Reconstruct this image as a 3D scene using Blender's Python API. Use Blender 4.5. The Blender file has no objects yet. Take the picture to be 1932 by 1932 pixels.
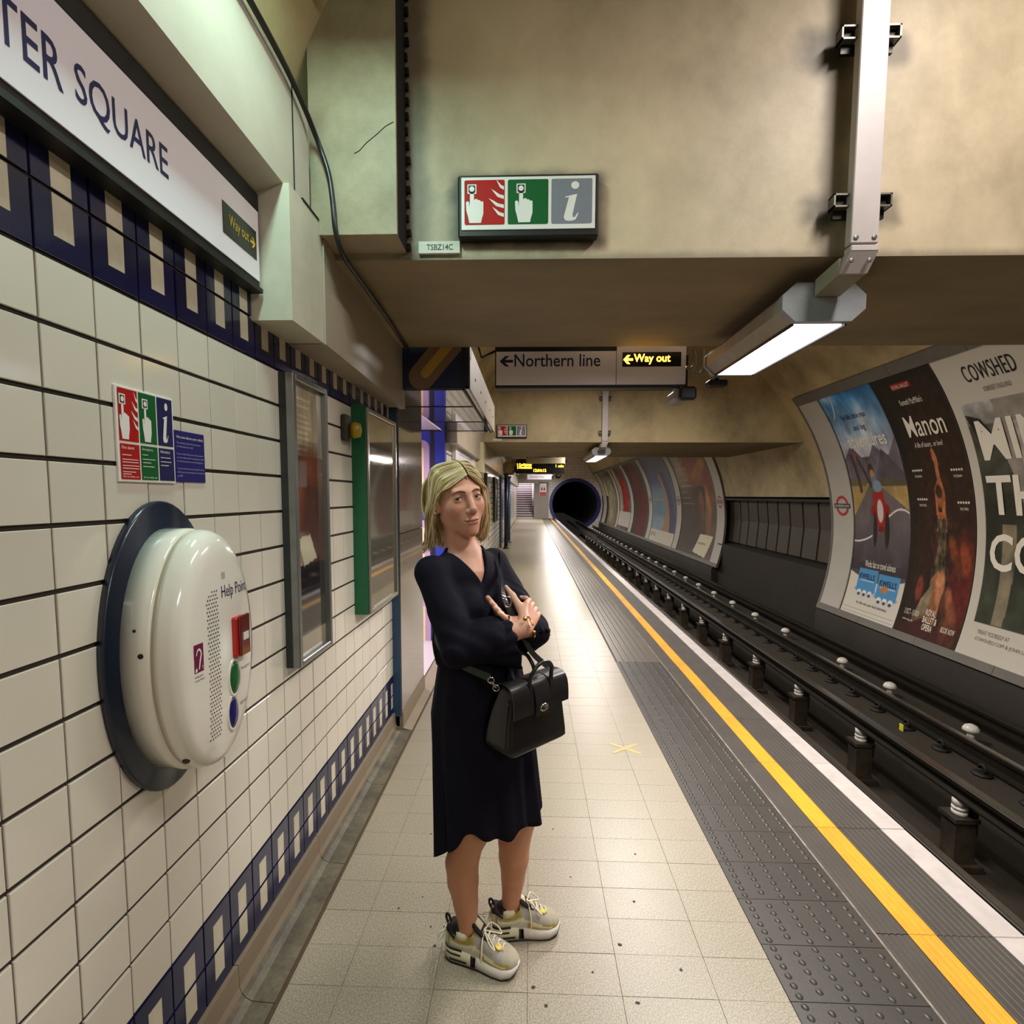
import bpy, math, random
import numpy as np
from mathutils import Vector, Matrix
random.seed(7); RNG = np.random.default_rng(7)
SC = bpy.context.scene; COL = SC.collection
# ---------------------------------------------------------------- camera
cam_d = bpy.data.cameras.new('camera'); CAM = bpy.data.objects.new('camera', cam_d); COL.objects.link(CAM); SC.camera = CAM
FPX = 967.0
cam_d.sensor_fit = 'HORIZONTAL'; cam_d.sensor_width = 36.0; cam_d.lens = 36.0 * FPX / 1932.0
cam_d.shift_y = (1007.2 - 966.0) / 1932.0; cam_d.clip_start = .02; cam_d.clip_end = 200
_p, _y, _r = .0746, .0350, .00324
_f = Vector((-math.sin(_y) * math.cos(_p), math.cos(_y) * math.cos(_p), -math.sin(_p)))
_rt = Vector((math.cos(_y), math.sin(_y), 0)); _u = _rt.cross(_f)
_r2 = math.cos(_r) * _rt + math.sin(_r) * _u; _u2 = -math.sin(_r) * _rt + math.cos(_r) * _u
CAM.matrix_world = Matrix(((_r2.x, _u2.x, -_f.x, 0), (_r2.y, _u2.y, -_f.y, 0), (_r2.z, _u2.z, -_f.z, 1.6), (0, 0, 0, 1)))
# ---------------------------------------------------------------- world, exposure
w = bpy.data.worlds.new('world'); SC.world = w; w.use_nodes = True
w.node_tree.nodes['Background'].inputs[0].default_value = (.05, .045, .04, 1); w.node_tree.nodes['Background'].inputs[1].default_value = .3
SC.view_settings.view_transform = 'Standard'; SC.view_settings.look = 'None'; SC.view_settings.gamma = 1.0
SC.view_settings.use_curve_mapping = False; SC.view_settings.exposure = -0.08
SC.cycles.use_denoising = True; SC.cycles.max_bounces = 6; SC.cycles.diffuse_bounces = 4; SC.cycles.glossy_bounces = 3; SC.cycles.use_adaptive_sampling = True; SC.cycles.adaptive_threshold = .06
SC.cycles.sample_clamp_indirect = 6.0; SC.cycles.caustics_reflective = False; SC.cycles.caustics_refractive = False
LAMP_W = 42.0          # watts of one platform luminaire
LAMP_C = (1.0, .93, .86)
# ---------------------------------------------------------------- helpers
def lin(c):
    if isinstance(c, str):
        c = [int(c[i:i + 2], 16) / 255 for i in (0, 2, 4)]
    return tuple(v / 12.92 if v <= .04045 else ((v + .055) / 1.055) ** 2.4 for v in c)
MATS = {}
def mat(name, col, rough=.6, metal=0., spec=.5, var=0., vscale=4., bump=0., bscale=40., rnd=0., emit=None, estr=0., coat=0., attr=None, trans=0., alpha=1., dirt=None, dscale=2., damt=.5, dstretch=(1, 1, 1), rvar=0.):
    """procedural principled material; var = noise brightness variation, rnd = per-object variation, dirt = second colour blended by noise"""
    if name in MATS: return MATS[name]
    m = bpy.data.materials.new(name); m.use_nodes = True; nt = m.node_tree; N = nt.nodes; L = nt.links
    b = N['Principled BSDF']; c = lin(col)
    b.inputs['Base Color'].default_value = (*c, 1); b.inputs['Roughness'].default_value = rough; b.inputs['Metallic'].default_value = metal
    b.inputs['Specular IOR Level'].default_value = spec
    if coat: b.inputs['Coat Weight'].default_value = coat; b.inputs['Coat Roughness'].default_value = .04
    if trans: b.inputs['Transmission Weight'].default_value = trans
    if alpha < 1: b.inputs['Alpha'].default_value = alpha
    if emit is not None:
        b.inputs['Emission Color'].default_value = (*lin(emit), 1); b.inputs['Emission Strength'].default_value = estr
    tc = N.new('ShaderNodeTexCoord'); out = None
    def noise(scale, detail=5, rough_=.6, stretch=None):
        n = N.new('ShaderNodeTexNoise'); n.inputs['Scale'].default_value = scale; n.inputs['Detail'].default_value = detail; n.inputs['Roughness'].default_value = rough_
        if stretch:
            mp = N.new('ShaderNodeMapping'); mp.inputs['Scale'].default_value = stretch; L.new(tc.outputs['Object'], mp.inputs['Vector']); L.new(mp.outputs['Vector'], n.inputs['Vector'])
        else: L.new(tc.outputs['Object'], n.inputs['Vector'])
        return n.outputs['Fac']
    if attr:
        a = N.new('ShaderNodeAttribute'); a.attribute_name = attr; out = a.outputs['Color']
    if dirt is not None:
        n = noise(dscale, 7, .65, dstretch); r = N.new('ShaderNodeMapRange'); r.inputs['From Min'].default_value = .38; r.inputs['From Max'].default_value = .72; r.inputs['To Max'].default_value = damt
        L.new(n, r.inputs['Value']); mx = N.new('ShaderNodeMixRGB'); L.new(r.outputs['Result'], mx.inputs['Fac'])
        if out: L.new(out, mx.inputs['Color1'])
        else: mx.inputs['Color1'].default_value = (*c, 1)
        mx.inputs['Color2'].default_value = (*lin(dirt), 1); out = mx.outputs['Color']
    if var or rnd:
        h = N.new('ShaderNodeHueSaturation')
        if out: L.new(out, h.inputs['Color'])
        else: h.inputs['Color'].default_value = (*c, 1)
        val = None
        if var:
            r = N.new('ShaderNodeMapRange'); r.inputs['From Min'].default_value = .25; r.inputs['From Max'].default_value = .75
            r.inputs['To Min'].default_value = 1 - var; r.inputs['To Max'].default_value = 1 + var; L.new(noise(vscale), r.inputs['Value']); val = r.outputs['Result']
        if rnd:
            oi = N.new('ShaderNodeObjectInfo'); r = N.new('ShaderNodeMapRange'); r.inputs['To Min'].default_value = 1 - rnd; r.inputs['To Max'].default_value = 1 + rnd * .6
            L.new(oi.outputs['Random'], r.inputs['Value'])
            if val:
                mm = N.new('ShaderNodeMath'); mm.operation = 'MULTIPLY'; L.new(val, mm.inputs[0]); L.new(r.outputs['Result'], mm.inputs[1]); val = mm.outputs[0]
            else: val = r.outputs['Result']
        L.new(val, h.inputs['Value']); out = h.outputs['Color']
    if out: L.new(out, b.inputs['Base Color'])
    if rvar:
        r = N.new('ShaderNodeMapRange'); r.inputs['To Min'].default_value = max(.02, rough - rvar); r.inputs['To Max'].default_value = rough + rvar
        L.new(noise(vscale * 1.7), r.inputs['Value']); L.new(r.outputs['Result'], b.inputs['Roughness'])
    if bump:
        bn = N.new('ShaderNodeBump'); bn.inputs['Strength'].default_value = bump; bn.inputs['Distance'].default_value = .01
        L.new(noise(bscale, 3), bn.inputs['Height']); L.new(bn.outputs['Normal'], b.inputs['Normal'])
    MATS[name] = m; return m
def setp(o, label=None, cat=None, group=None, kind=None):
    if label: o['label'] = label
    if cat: o['category'] = cat
    if group: o['group'] = group
    if kind: o['kind'] = kind
    return o
def adopt(o, p):
    if p is not None:
        o.parent = p; o.matrix_parent_inverse = Matrix.Translation(-Vector(p.location))
def empty(name, loc, label, cat, group=None, kind=None):
    o = bpy.data.objects.new(name, None); COL.objects.link(o); o.location = loc; o.empty_display_size = .1
    return setp(o, label, cat, group, kind)
def obj_from(name, me, m=None, parent=None):
    o = bpy.data.objects.new(name, me); COL.objects.link(o)
    if m is not None:
        for q in (m if isinstance(m, (list, tuple)) else [m]): me.materials.append(q)
    adopt(o, parent); return o
def mesh_np(name, V, F, m=None, parent=None, smooth=False, mi=None, colors=None):
    me = bpy.data.meshes.new(name)
    if isinstance(V, np.ndarray): V = V.tolist()
    if isinstance(F, np.ndarray): F = F.tolist()
    me.from_pydata(V, [], F)
    if mi is not None: me.polygons.foreach_set('material_index', np.asarray(mi, dtype=np.int32))
    if smooth: me.polygons.foreach_set('use_smooth', np.ones(len(me.polygons), dtype=bool))
    if colors is not None:
        a = me.color_attributes.new('Col', 'FLOAT_COLOR', 'POINT'); c = np.ones((len(me.vertices), 4), np.float32); c[:, :3] = colors; a.data.foreach_set('color', c.ravel())
    me.update(); return obj_from(name, me, m, parent)
class MB:
    def __init__(s): s.v = []; s.f = []; s.mi = []; s.sm = []
    def add(s, V, F, mi=0, smooth=False):
        o = len(s.v); s.v += [tuple(map(float, p)) for p in V]; s.f += [tuple(i + o for i in q) for q in F]; s.mi += [mi] * len(F); s.sm += [smooth] * len(F); return s
    def box(s, x0, x1, y0, y1, z0, z1, mi=0, T=None):
        x0, x1 = sorted((x0, x1)); y0, y1 = sorted((y0, y1)); z0, z1 = sorted((z0, z1))
        V = [(x0, y0, z0), (x1, y0, z0), (x1, y1, z0), (x0, y1, z0), (x0, y0, z1), (x1, y0, z1), (x1, y1, z1), (x0, y1, z1)]
        if T: V = [T(Vector(p)) for p in V]
        return s.add(V, [(3, 2, 1, 0), (4, 5, 6, 7), (0, 1, 5, 4), (1, 2, 6, 5), (2, 3, 7, 6), (3, 0, 4, 7)], mi)
    def cbox(s, x0, x1, y0, y1, z0, z1, c, mi=0, T=None):
        """box with all edges chamfered by c"""
        x0, x1 = sorted((x0, x1)); y0, y1 = sorted((y0, y1)); z0, z1 = sorted((z0, z1))
        V = []; idx = {}
        for a, X in enumerate((x0, x1)):
            for b_, Y in enumerate((y0, y1)):
                for d, Z in enumerate((z0, z1)):
                    sx, sy, sz = (1 - 2 * a) * c, (1 - 2 * b_) * c, (1 - 2 * d) * c
                    for k, off in enumerate(((0, sy, sz), (sx, 0, sz), (sx, sy, 0))):
                        idx[(a, b_, d, k)] = len(V); V.append((X + off[0], Y + off[1], Z + off[2]))
        if T: V = [tuple(T(Vector(p))) for p in V]
        F = []
        for a in (0, 1):
            q = [idx[(a, 0, 0, 0)], idx[(a, 1, 0, 0)], idx[(a, 1, 1, 0)], idx[(a, 0, 1, 0)]]; F.append(q if a else q[::-1])
            q = [idx[(0, a, 0, 1)], idx[(1, a, 0, 1)], idx[(1, a, 1, 1)], idx[(0, a, 1, 1)]]; F.append(q[::-1] if a else q)
            q = [idx[(0, 0, a, 2)], idx[(1, 0, a, 2)], idx[(1, 1, a, 2)], idx[(0, 1, a, 2)]]; F.append(q if a else q[::-1])
        for a in (0, 1):
            for b_ in (0, 1):
                q = [idx[(a, b_, 0, 0)], idx[(a, b_, 1, 0)], idx[(a, b_, 1, 1)], idx[(a, b_, 0, 1)]]; F.append(q if a == b_ else q[::-1])
                q = [idx[(a, 0, b_, 0)], idx[(a, 1, b_, 0)], idx[(a, 1, b_, 2)], idx[(a, 0, b_, 2)]]; F.append(q[::-1] if a == b_ else q)
                q = [idx[(0, a, b_, 1)], idx[(1, a, b_, 1)], idx[(1, a, b_, 2)], idx[(0, a, b_, 2)]]; F.append(q if a == b_ else q[::-1])
        for a in (0, 1):
            for b_ in (0, 1):
                for d in (0, 1):
                    q = [idx[(a, b_, d, 0)], idx[(a, b_, d, 1)], idx[(a, b_, d, 2)]]; F.append(q if (a + b_ + d) % 2 else q[::-1])
        return s.add(V, F, mi)
    def prism(s, poly, axis, a0, a1, mi=0, smooth=False):
        """poly: list of 2-D points in the two axes other than `axis` (order x,y,z)"""
        n = len(poly); i = 'xyz'.index(axis); V = []
        for a in (a0, a1):
            for p in poly:
                q = list(p); q.insert(i, a); V.append(q)
        F = [(k, (k + 1) % n, n + (k + 1) % n, n + k) for k in range(n)]
        s.add(V, F, mi, smooth); o = len(s.v) - 2 * n
        s.f += [tuple(range(o, o + n))[::-1], tuple(range(o + n, o + 2 * n))]; s.mi += [mi] * 2; s.sm += [False] * 2; return s
    def tube(s, path, r, n=8, mi=0, caps=True, smooth=True, flat=None):
        P = [Vector(p) for p in path]; R = list(r) if hasattr(r, '__len__') else [r] * len(P); V = []; up = None
        for i, p in enumerate(P):
            t = (P[min(i + 1, len(P) - 1)] - P[max(i - 1, 0)]).normalized()
            if up is None:
                up = Vector((0, 0, 1)) if abs(t.z) < .9 else Vector((1, 0, 0))
            a = t.cross(up).normalized(); up = a.cross(t).normalized()
            for k in range(n):
                th = 2 * math.pi * k / n; fx = 1 if flat is None else flat
                V.append(p + a * math.cos(th) * R[i] + up * math.sin(th) * R[i] * fx)
        F = []
        for i in range(len(P) - 1):
            for k in range(n):
                F.append((i * n + k, i * n + (k + 1) % n, (i + 1) * n + (k + 1) % n, (i + 1) * n + k))
        if caps: F += [tuple(range(n))[::-1], tuple(range((len(P) - 1) * n, len(P) * n))]
        return s.add(V, F, mi, smooth)
    def lathe(s, prof, axis_o, axis_d, n=24, mi=0, smooth=True, sx=1., sy=1., ref=(0, 0, 1)):
        """prof: (r, h) pairs along axis_d; sx, sy scale the two radial axes; second radial axis follows ref"""
        o = Vector(axis_o); d = Vector(axis_d).normalized(); b = Vector(ref); b = b if abs(b.normalized().dot(d)) < .95 else Vector((1, 0, 0)); b = (b - d * b.dot(d)).normalized(); a = b.cross(d); V = []
        for r, h in prof:
            for k in range(n):
                th = 2 * math.pi * k / n; V.append(o + d * h + a * (r * sx * math.cos(th)) + b * (r * sy * math.sin(th)))
        F = [(i * n + k, i * n + (k + 1) % n, (i + 1) * n + (k + 1) % n, (i + 1) * n + k) for i in range(len(prof) - 1) for k in range(n)]
        F += [tuple(range(n))[::-1], tuple(range((len(prof) - 1) * n, len(prof) * n))]
        return s.add(V, F, mi, smooth)
    def loft(s, rings, mi=0, smooth=True, caps=True, closed=True):
        n = len(rings[0]); V = [p for r in rings for p in r]; F = []
        for i in range(len(rings) - 1):
            for k in range(n if closed else n - 1):
                F.append((i * n + k, i * n + (k + 1) % n, (i + 1) * n + (k + 1) % n, (i + 1) * n + k))
        if caps and closed: F += [tuple(range(n))[::-1], tuple(range((len(rings) - 1) * n, len(rings) * n))]
        return s.add(V, F, mi, smooth)
    def build(s, name, m, parent=None):
        me = bpy.data.meshes.new(name); me.from_pydata(s.v, [], s.f)
        me.polygons.foreach_set('material_index', s.mi); me.polygons.foreach_set('use_smooth', s.sm); me.update()
        return obj_from(name, me, m, parent)
def polyquad(name, pts, m, parent, mi=None):
    return mesh_np(name, pts, [tuple(range(len(pts)))], m, parent)
_txt = {}
def text_mesh(s, bold=0., shear=0., spacing=1.):
    k = (s, bold, shear, spacing)
    if k not in _txt:
        cu = bpy.data.curves.new('t', 'FONT'); cu.body = s; cu.offset = bold; cu.shear = shear; cu.space_character = spacing; cu.resolution_u = 3; cu.fill_mode = 'FRONT'
        o = bpy.data.objects.new('t', cu); me = bpy.data.meshes.new_from_object(o)
        V = np.array([v.co[:2] for v in me.vertices]); F = [tuple(p.vertices) for p in me.polygons]
        bpy.data.objects.remove(o); bpy.data.curves.remove(cu); bpy.data.meshes.remove(me); _txt[k] = (V, F)
    return _txt[k]
def text_uv(s, w=None, h=None, bold=0., shear=0., spacing=1.):
    """vertices scaled so that the lettering's box is w x h from (0,0)"""
    V, F = text_mesh(s, bold, shear, spacing); V = V - V.min(0); sz = V.max(0)
    if w is None: w = sz[0] * h / sz[1]
    if h is None: h = sz[1] * w / sz[0]
    return V * np.array([w / sz[0], h / sz[1]]), F
def text(s, o, ux, uy, w, h, m, name, parent, bold=0., shear=0., lift=.0008, spacing=1.):
    V, F = text_uv(s, w, h, bold, shear, spacing); o = np.array(o, float); ux = np.array(ux, float); uy = np.array(uy, float); nn = np.cross(ux, uy)
    W = o + V[:, :1] * ux + V[:, 1:] * uy + nn * lift
    return mesh_np(name, W, F, m, parent)
def shape(polys, o, ux, uy, m, name, parent, lift=.0008):
    """flat print: several 2-D polygons in the plane o + u ux + v uy"""
    o = np.array(o, float); ux = np.array(ux, float); uy = np.array(uy, float); nn = np.cross(ux, uy); V = []; F = []
    for p in polys:
        F.append(tuple(range(len(V), len(V) + len(p)))); V += [tuple(o + ux * a + uy * b + nn * lift) for a, b in p]
    return mesh_np(name, V, F, m, parent)
def ell(cx, cy, rx, ry, n=20, a0=0, a1=360): return [(cx + rx * math.cos(math.radians(a0 + (a1 - a0) * k / n)), cy + ry * math.sin(math.radians(a0 + (a1 - a0) * k / n))) for k in range(n if a1 - a0 == 360 else n + 1)]
def rrect(x0, x1, y0, y1, r, n=4):
    P = []
    for cx, cy, a in ((x1 - r, y1 - r, 0), (x0 + r, y1 - r, 90), (x0 + r, y0 + r, 180), (x1 - r, y0 + r, 270)):
        P += [(cx + r * math.cos(math.radians(a + 90 * k / n)), cy + r * math.sin(math.radians(a + 90 * k / n))) for k in range(n + 1)]
    return P
def catmull(P, n=8):
    P = [np.array(p, float) for p in P]; out = []
    for i in range(len(P) - 1):
        p0 = P[max(i - 1, 0)]; p1 = P[i]; p2 = P[i + 1]; p3 = P[min(i + 2, len(P) - 1)]
        for k in range(n):
            t = k / n; out.append(.5 * ((2 * p1) + (-p0 + p2) * t + (2 * p0 - 5 * p1 + 4 * p2 - p3) * t * t + (-p0 + 3 * p1 - 3 * p2 + p3) * t ** 3))
    out.append(P[-1]); return out
# ---------------------------------------------------------------- shared materials
m_tile = mat('white_glazed_tile', 'd2cbbd', .12, spec=.5, rnd=.05, var=.02, vscale=3, bump=.03, bscale=9)
m_tile_blue = mat('blue_glazed_tile', '17183f', .16, rnd=.25, var=.15, vscale=10)
m_tile_cream = mat('cream_inlay_glaze', 'c9c0aa', .22, rnd=.12, var=.1, vscale=25)
m_grout = mat('dark_grout', '2b2119', .9, var=.25, vscale=30)
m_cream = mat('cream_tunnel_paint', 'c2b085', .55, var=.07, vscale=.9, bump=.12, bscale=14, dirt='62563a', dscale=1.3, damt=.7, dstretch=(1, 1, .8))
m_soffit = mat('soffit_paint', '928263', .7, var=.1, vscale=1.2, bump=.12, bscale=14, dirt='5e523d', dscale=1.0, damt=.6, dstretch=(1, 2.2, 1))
m_bulk = mat('bulkhead_paint', 'c3b8a8', .42, var=.05, vscale=2, bump=.05, bscale=8, dirt='8d8271', dscale=3, damt=.3)
m_black = mat('black_paint', '0b0a0a', .5)
m_soot = mat('sooty_gap', '0d0b0a', .95, bump=.6, bscale=90)
m_white = mat('white_enamel', 'e4e0dc', .3)
m_signwhite = mat('sign_white_enamel', 'ebe4ec', .22)
m_navy = mat('sign_navy_print', '14194e', .4)
m_red = mat('sign_red_print', 'a81a14', .55, spec=.2); m_green = mat('sign_green_print', '14592a', .55, spec=.2)
m_grey = mat('sign_grey_print', '7c7e88', .55, spec=.2); m_ink = mat('black_print', '121014', .5)
m_alu = mat('aluminium_frame', '8b8d8c', .35, metal=.8, var=.06, vscale=8)
m_dkmetal = mat('dark_steel', '24221f', .5, metal=.5)
# ================================================================ SETTING
WX = -.9184                      # tiled face of the platform wall
TY0, TP, TZ0, RP = .952, .1277, 2.053, .1285
# ---- floor
m_terr = mat('terrazzo_slab', '9a917f', .36, rnd=.03, var=.02, vscale=3, rvar=.06)
def terrazzo(m, sp=260, amt=.32):
    nt = m.node_tree; N = nt.nodes; L = nt.links; b = N['Principled BSDF']; src = b.inputs['Base Color'].links[0].from_socket
    tc = N.new('ShaderNodeTexCoord'); n = N.new('ShaderNodeTexNoise'); n.inputs['Scale'].default_value = sp; n.inputs['Detail'].default_value = 2
    L.new(tc.outputs['Object'], n.inputs['Vector']); r = N.new('ShaderNodeMapRange'); r.inputs['From Min'].default_value = .35; r.inputs['From Max'].default_value = .65
    r.inputs['To Min'].default_value = 1 - amt; r.inputs['To Max'].default_value = 1 + amt * .5; L.new(n.outputs['Fac'], r.inputs['Value'])
    h = N.new('ShaderNodeHueSaturation'); L.new(src, h.inputs['Color']); L.new(r.outputs['Result'], h.inputs['Value']); L.new(h.outputs['Color'], b.inputs['Base Color'])
    bn = N.new('ShaderNodeBump'); bn.inputs['Strength'].default_value = .08; bn.inputs['Distance'].default_value = .004; L.new(n.outputs['Fac'], bn.inputs['Height']); L.new(bn.outputs['Normal'], b.inputs['Normal'])
terrazzo(m_terr, 190, .36)
m_joint = mat('floor_joint', '5a4f40', .9, var=.2, vscale=20)
m_far = mat('worn_far_paving', '8f866f', .33, var=.05, vscale=1.2, rvar=.06); terrazzo(m_far, 200, .2)
m_tact = mat('tactile_slab', '38342f', .42, rnd=.06, var=.12, vscale=9, bump=.1, bscale=200)
m_cope = mat('ribbed_coping', '403a34', .6, rnd=.07, var=.14, vscale=7, bump=.1, bscale=150)
m_yel = mat('yellow_line_paint', 'cf981a', .55, rnd=.05, var=.1, vscale=14, dirt='8f6f1c', dscale=9, damt=.35, dstretch=(1, .3, 1))
m_whl = mat('white_line_paint', 'b9b1ad', .6, rnd=.05, var=.08, vscale=8, dirt='8d857c', dscale=10, damt=.35)
m_skirt = mat('skirting_stone', '8a7b67', .55, var=.12, vscale=5, rnd=.05, dirt='5d5143', dscale=5, damt=.5)
m_cove = mat('cove_stone', '68614f', .6, rnd=.08, var=.25, vscale=60, dirt='2a2621', dscale=6, damt=.85)
floor = MB().box(-.95, 1.80, -4, 36.2, -.16, -.008).build('floor', m_joint)
setp(floor, 'pale terrazzo platform floor stretching to the far stairs', 'floor', kind='structure')
XS = [-.783, -.605, -.305, 0, .305, .61, .835]; YJ0, PJ = 1.0825, .1525
slabs = {}
for i in range(6):
    x0, x1 = XS[i], XS[i + 1]
    slabs[i] = MB().cbox(.0005, x1 - x0 - .0005, .0005, PJ - .0005, -.02, 0, .0005)
for j in range(36):
    for i in range(6):
        if j == 0: o = slabs[i].build('paving_slab', m_terr, floor); slabs[i] = (o, o.data)
        else: o = bpy.data.objects.new('paving_slab', slabs[i][1]); COL.objects.link(o); adopt(o, floor)
        o.location = (XS[i], YJ0 + j * PJ, random.uniform(-.0006, .0004))
YF = YJ0 + 36 * PJ
MB().box(-.783, .835, YF, 36.2, -.02, 0).build('far_paving', m_far, floor)
MB().box(-.783, .835, -4, YJ0, -.02, 0).build('near_paving', m_far, floor)
# tactile slabs
def blister_mesh():
    b = MB(); b.cbox(0, .435, .0008, .2084, -.02, 0, .0008)
    for c in range(6):
        for r in range(6):
            cx = .036 + c * .0726; cy = (.0175 if c % 2 == 0 else .035) + r * .0349
            if cy > .2: cy -= .2094
            if cy < .012: continue
            V = [(cx + .0125 * math.cos(a * math.pi / 4), cy + .0125 * math.sin(a * math.pi / 4), 0) for a in range(8)] + [(cx + .0085 * math.cos(a * math.pi / 4), cy + .0085 * math.sin(a * math.pi / 4), .0045) for a in range(8)]
            b.add(V, [(k, (k + 1) % 8, 8 + (k + 1) % 8, 8 + k) for k in range(8)] + [tuple(range(8, 16))], 0, True)
    return b
bt = None
for j in range(18):
    if bt is None: o = blister_mesh().build('tactile_slab', m_tact, floor); bt = o.data
    else: o = bpy.data.objects.new('tactile_slab', bt); COL.objects.link(o); adopt(o, floor)
    o.location = (.8365, 1.125 + j * .2092, 0)
MB().box(.8365, 1.2715, -4, 1.125, -.02, 0).build('near_tactile', m_tact, floor)
YT = 1.125 + 18 * .2092
m_cord = mat('corduroy_slab', '5b564c', .38, rnd=.06, var=.1, vscale=8)
def cord(L_):
    b = MB(); P = [(0, -.02)]
    for k in range(7):
        x = .012 + k * .062; P += [(x, -.004), (x + .006, .0015), (x + .034, .0015), (x + .040, -.004)]
    P += [(.435, -.004), (.435, -.02)]
    return b.prism([(p[0], p[1]) for p in P], 'y', 0, L_)
o = cord(.417).build('corduroy_slab', m_cord, floor); cd = o.data; o.location = (.8365, YT, 0)
for j in range(1, 30):
    o = bpy.data.objects.new('corduroy_slab', cd); COL.objects.link(o); adopt(o, floor); o.location = (.8365, YT + j * .4183, 0)
o = cord(36.2 - (YT + 30 * .4183)).build('far_corduroy', m_cord, floor); o.location = (.8365, YT + 30 * .4183, 0)
# coping: ribbed slabs with the yellow and the white line
def ribs(x0, x1, y0, y1, n, top=0., dep=.003):
    p = (x1 - x0) / n; P = [(x0, -.10)]
    for k in range(n):
        a = x0 + k * p; P += [(a + p * .05, top - dep), (a + p * .22, top), (a + p * .78, top), (a + p * .95, top - dep)]
    P += [(x1, -.10)]
    return MB().prism(P, 'y', y0, y1)
m_scuff = mat('scuffed_joint', '8f867a', .8, var=.4, vscale=60, dirt='4c443b', dscale=12, damt=.9)
CL = .61; parts = None
for j in range(58):
    y = .595 + j * CL; e = .0012
    if parts is None:
        parts = []
        for nm, bb, mm in (('coping_slab', ribs(1.278, 1.396, e, CL - e, 5), m_cope), ('yellow_line', ribs(1.3965, 1.4985, e, CL - e, 4, .0015), m_yel), ('coping_slab', ribs(1.499, 1.7015, e, CL - e, 8), m_cope), ('white_edge_line', MB().cbox(1.702, 1.815, e, CL - e, -.10, .0015, .002), m_whl)):
            o = bb.build(nm, mm, floor); parts.append((nm, o.data)); o.location = (0, y, 0)
    else:
        for k, (nm, me) in enumerate(parts):
            o = bpy.data.objects.new(nm, me); COL.objects.link(o); adopt(o, floor); o.location = (random.uniform(-.0015, .0015) if k in (1, 3) else 0, y, random.uniform(-.0006, .0004))
MB().box(1.278, 1.815, -4, .594, -.1, 0).build('near_coping', m_cope, floor)
MB().box(1.270, 1.2785, -4, 36.2, -.02, .0006).build('joint_seal', m_scuff, floor)
MB().box(-.797, -.7835, -4, 36.2, -.02, -.0035).build('floor_sealant', mat('brown_sealant', '4f3d2b', .8, var=.2, vscale=12), floor)
# faint yellow cross on the floor
m_faint = mat('faded_yellow_paint', 'a99a63', .45, var=.12, vscale=30)
b = MB()
for s in (1, -1):
    T = lambda p, s=s: Vector((.612, 3.17, 0)) + Matrix.Rotation(s * .62, 3, 'Z') @ p
    b.box(-.105, .105, -.013, .013, 0, .0009 + .0004 * (s > 0), 0, T)
setp(b.build('floor_cross', m_faint), 'faded yellow painted cross on the terrazzo floor', 'floor marking')
# dark chewing gum spots
m_gum = mat('gum_spot', '2a2622', .7)
# ---- tiled wall on the left
wall = MB().box(WX - .12, WX - .0055, -4, 3.36, -.1, 3.2).build('wall_left', m_grout)
setp(wall, 'white tiled platform wall with blue and cream tile borders', 'wall', kind='structure')
def tile_mesh(inlay=None):
    b = MB(); gy, gz, c = .0021, .005, .0012
    if inlay is not None: gz = .0035
    y0, y1, z0, z1 = gy, TP - gy, gz, RP - gz; xb, xf = -.006, 0.
    V = [(xb, y0, z0), (xb, y1, z0), (xb, y1, z1), (xb, y0, z1), (xf - c, y0, z0), (xf - c, y1, z0), (xf - c, y1, z1), (xf - c, y0, z1), (xf, y0 + c, z0 + c), (xf, y1 - c, z0 + c), (xf, y1 - c, z1 - c), (xf, y0 + c, z1 - c)]
    F = [(0, 1, 5, 4), (1, 2, 6, 5), (2, 3, 7, 6), (3, 0, 4, 7), (4, 5, 9, 8), (5, 6, 10, 9), (6, 7, 11, 10), (7, 4, 8, 11), (8, 9, 10, 11)]
    b.add(V, F)
    if inlay is not None:
        a0, a1 = (TP * .33, TP * .68); h0, h1 = (z0 + c, RP * .66) if inlay == 'top' else (RP * .34, z1 - c)
        b.box(xf - .002, xf + .0004, a0, a1, h0, h1, 1)
    return b
tm = {}
def put_tile(kind, name, c, r):
    if kind not in tm:
        o = tile_mesh(None if kind == 'w' else kind).build(name, [m_tile] if kind == 'w' else [m_tile_blue, m_tile_cream], wall); tm[kind] = o.data
    else:
        o = bpy.data.objects.new(name, tm[kind]); COL.objects.link(o); adopt(o, wall)
    o.location = (WX + random.uniform(-.0005, .0005), TY0 + c * TP, TZ0 - (r + 1) * RP)
    o.rotation_euler = (0, random.uniform(-.003, .003), random.uniform(-.004, .004))
for c in range(-2, 19):
    for r in range(13): put_tile('w', 'wall_tile', c, r)
    put_tile('top', 'border_tile', c, -2); put_tile('bot', 'border_tile', c, -1)
    put_tile('top', 'border_tile', c, 13); put_tile('bot', 'border_tile', c, 14)
zs = TZ0 - 15 * RP
ys = [-.4, .22, .85, 1.475, 2.09, 2.7, 3.36]
for a, bb in zip(ys[:-1], ys[1:]):
    MB().prism([(WX - .006, zs), (WX + .010, zs - .002), (WX + .011, .052), (WX + .018, .03), (WX + .03, .016), (WX - .006, .0)], 'y', a + .0012, bb - .0012).build('skirting_stone', m_skirt, wall)
    MB().prism([(WX - .006, -.01), (WX + .0185, .03), (WX + .0305, .0155), (WX + .05, .005), (-.798, .0005), (-.798, -.01)], 'y', a + .0012, bb - .0012).build('cove_stone', m_cove, wall)
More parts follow.
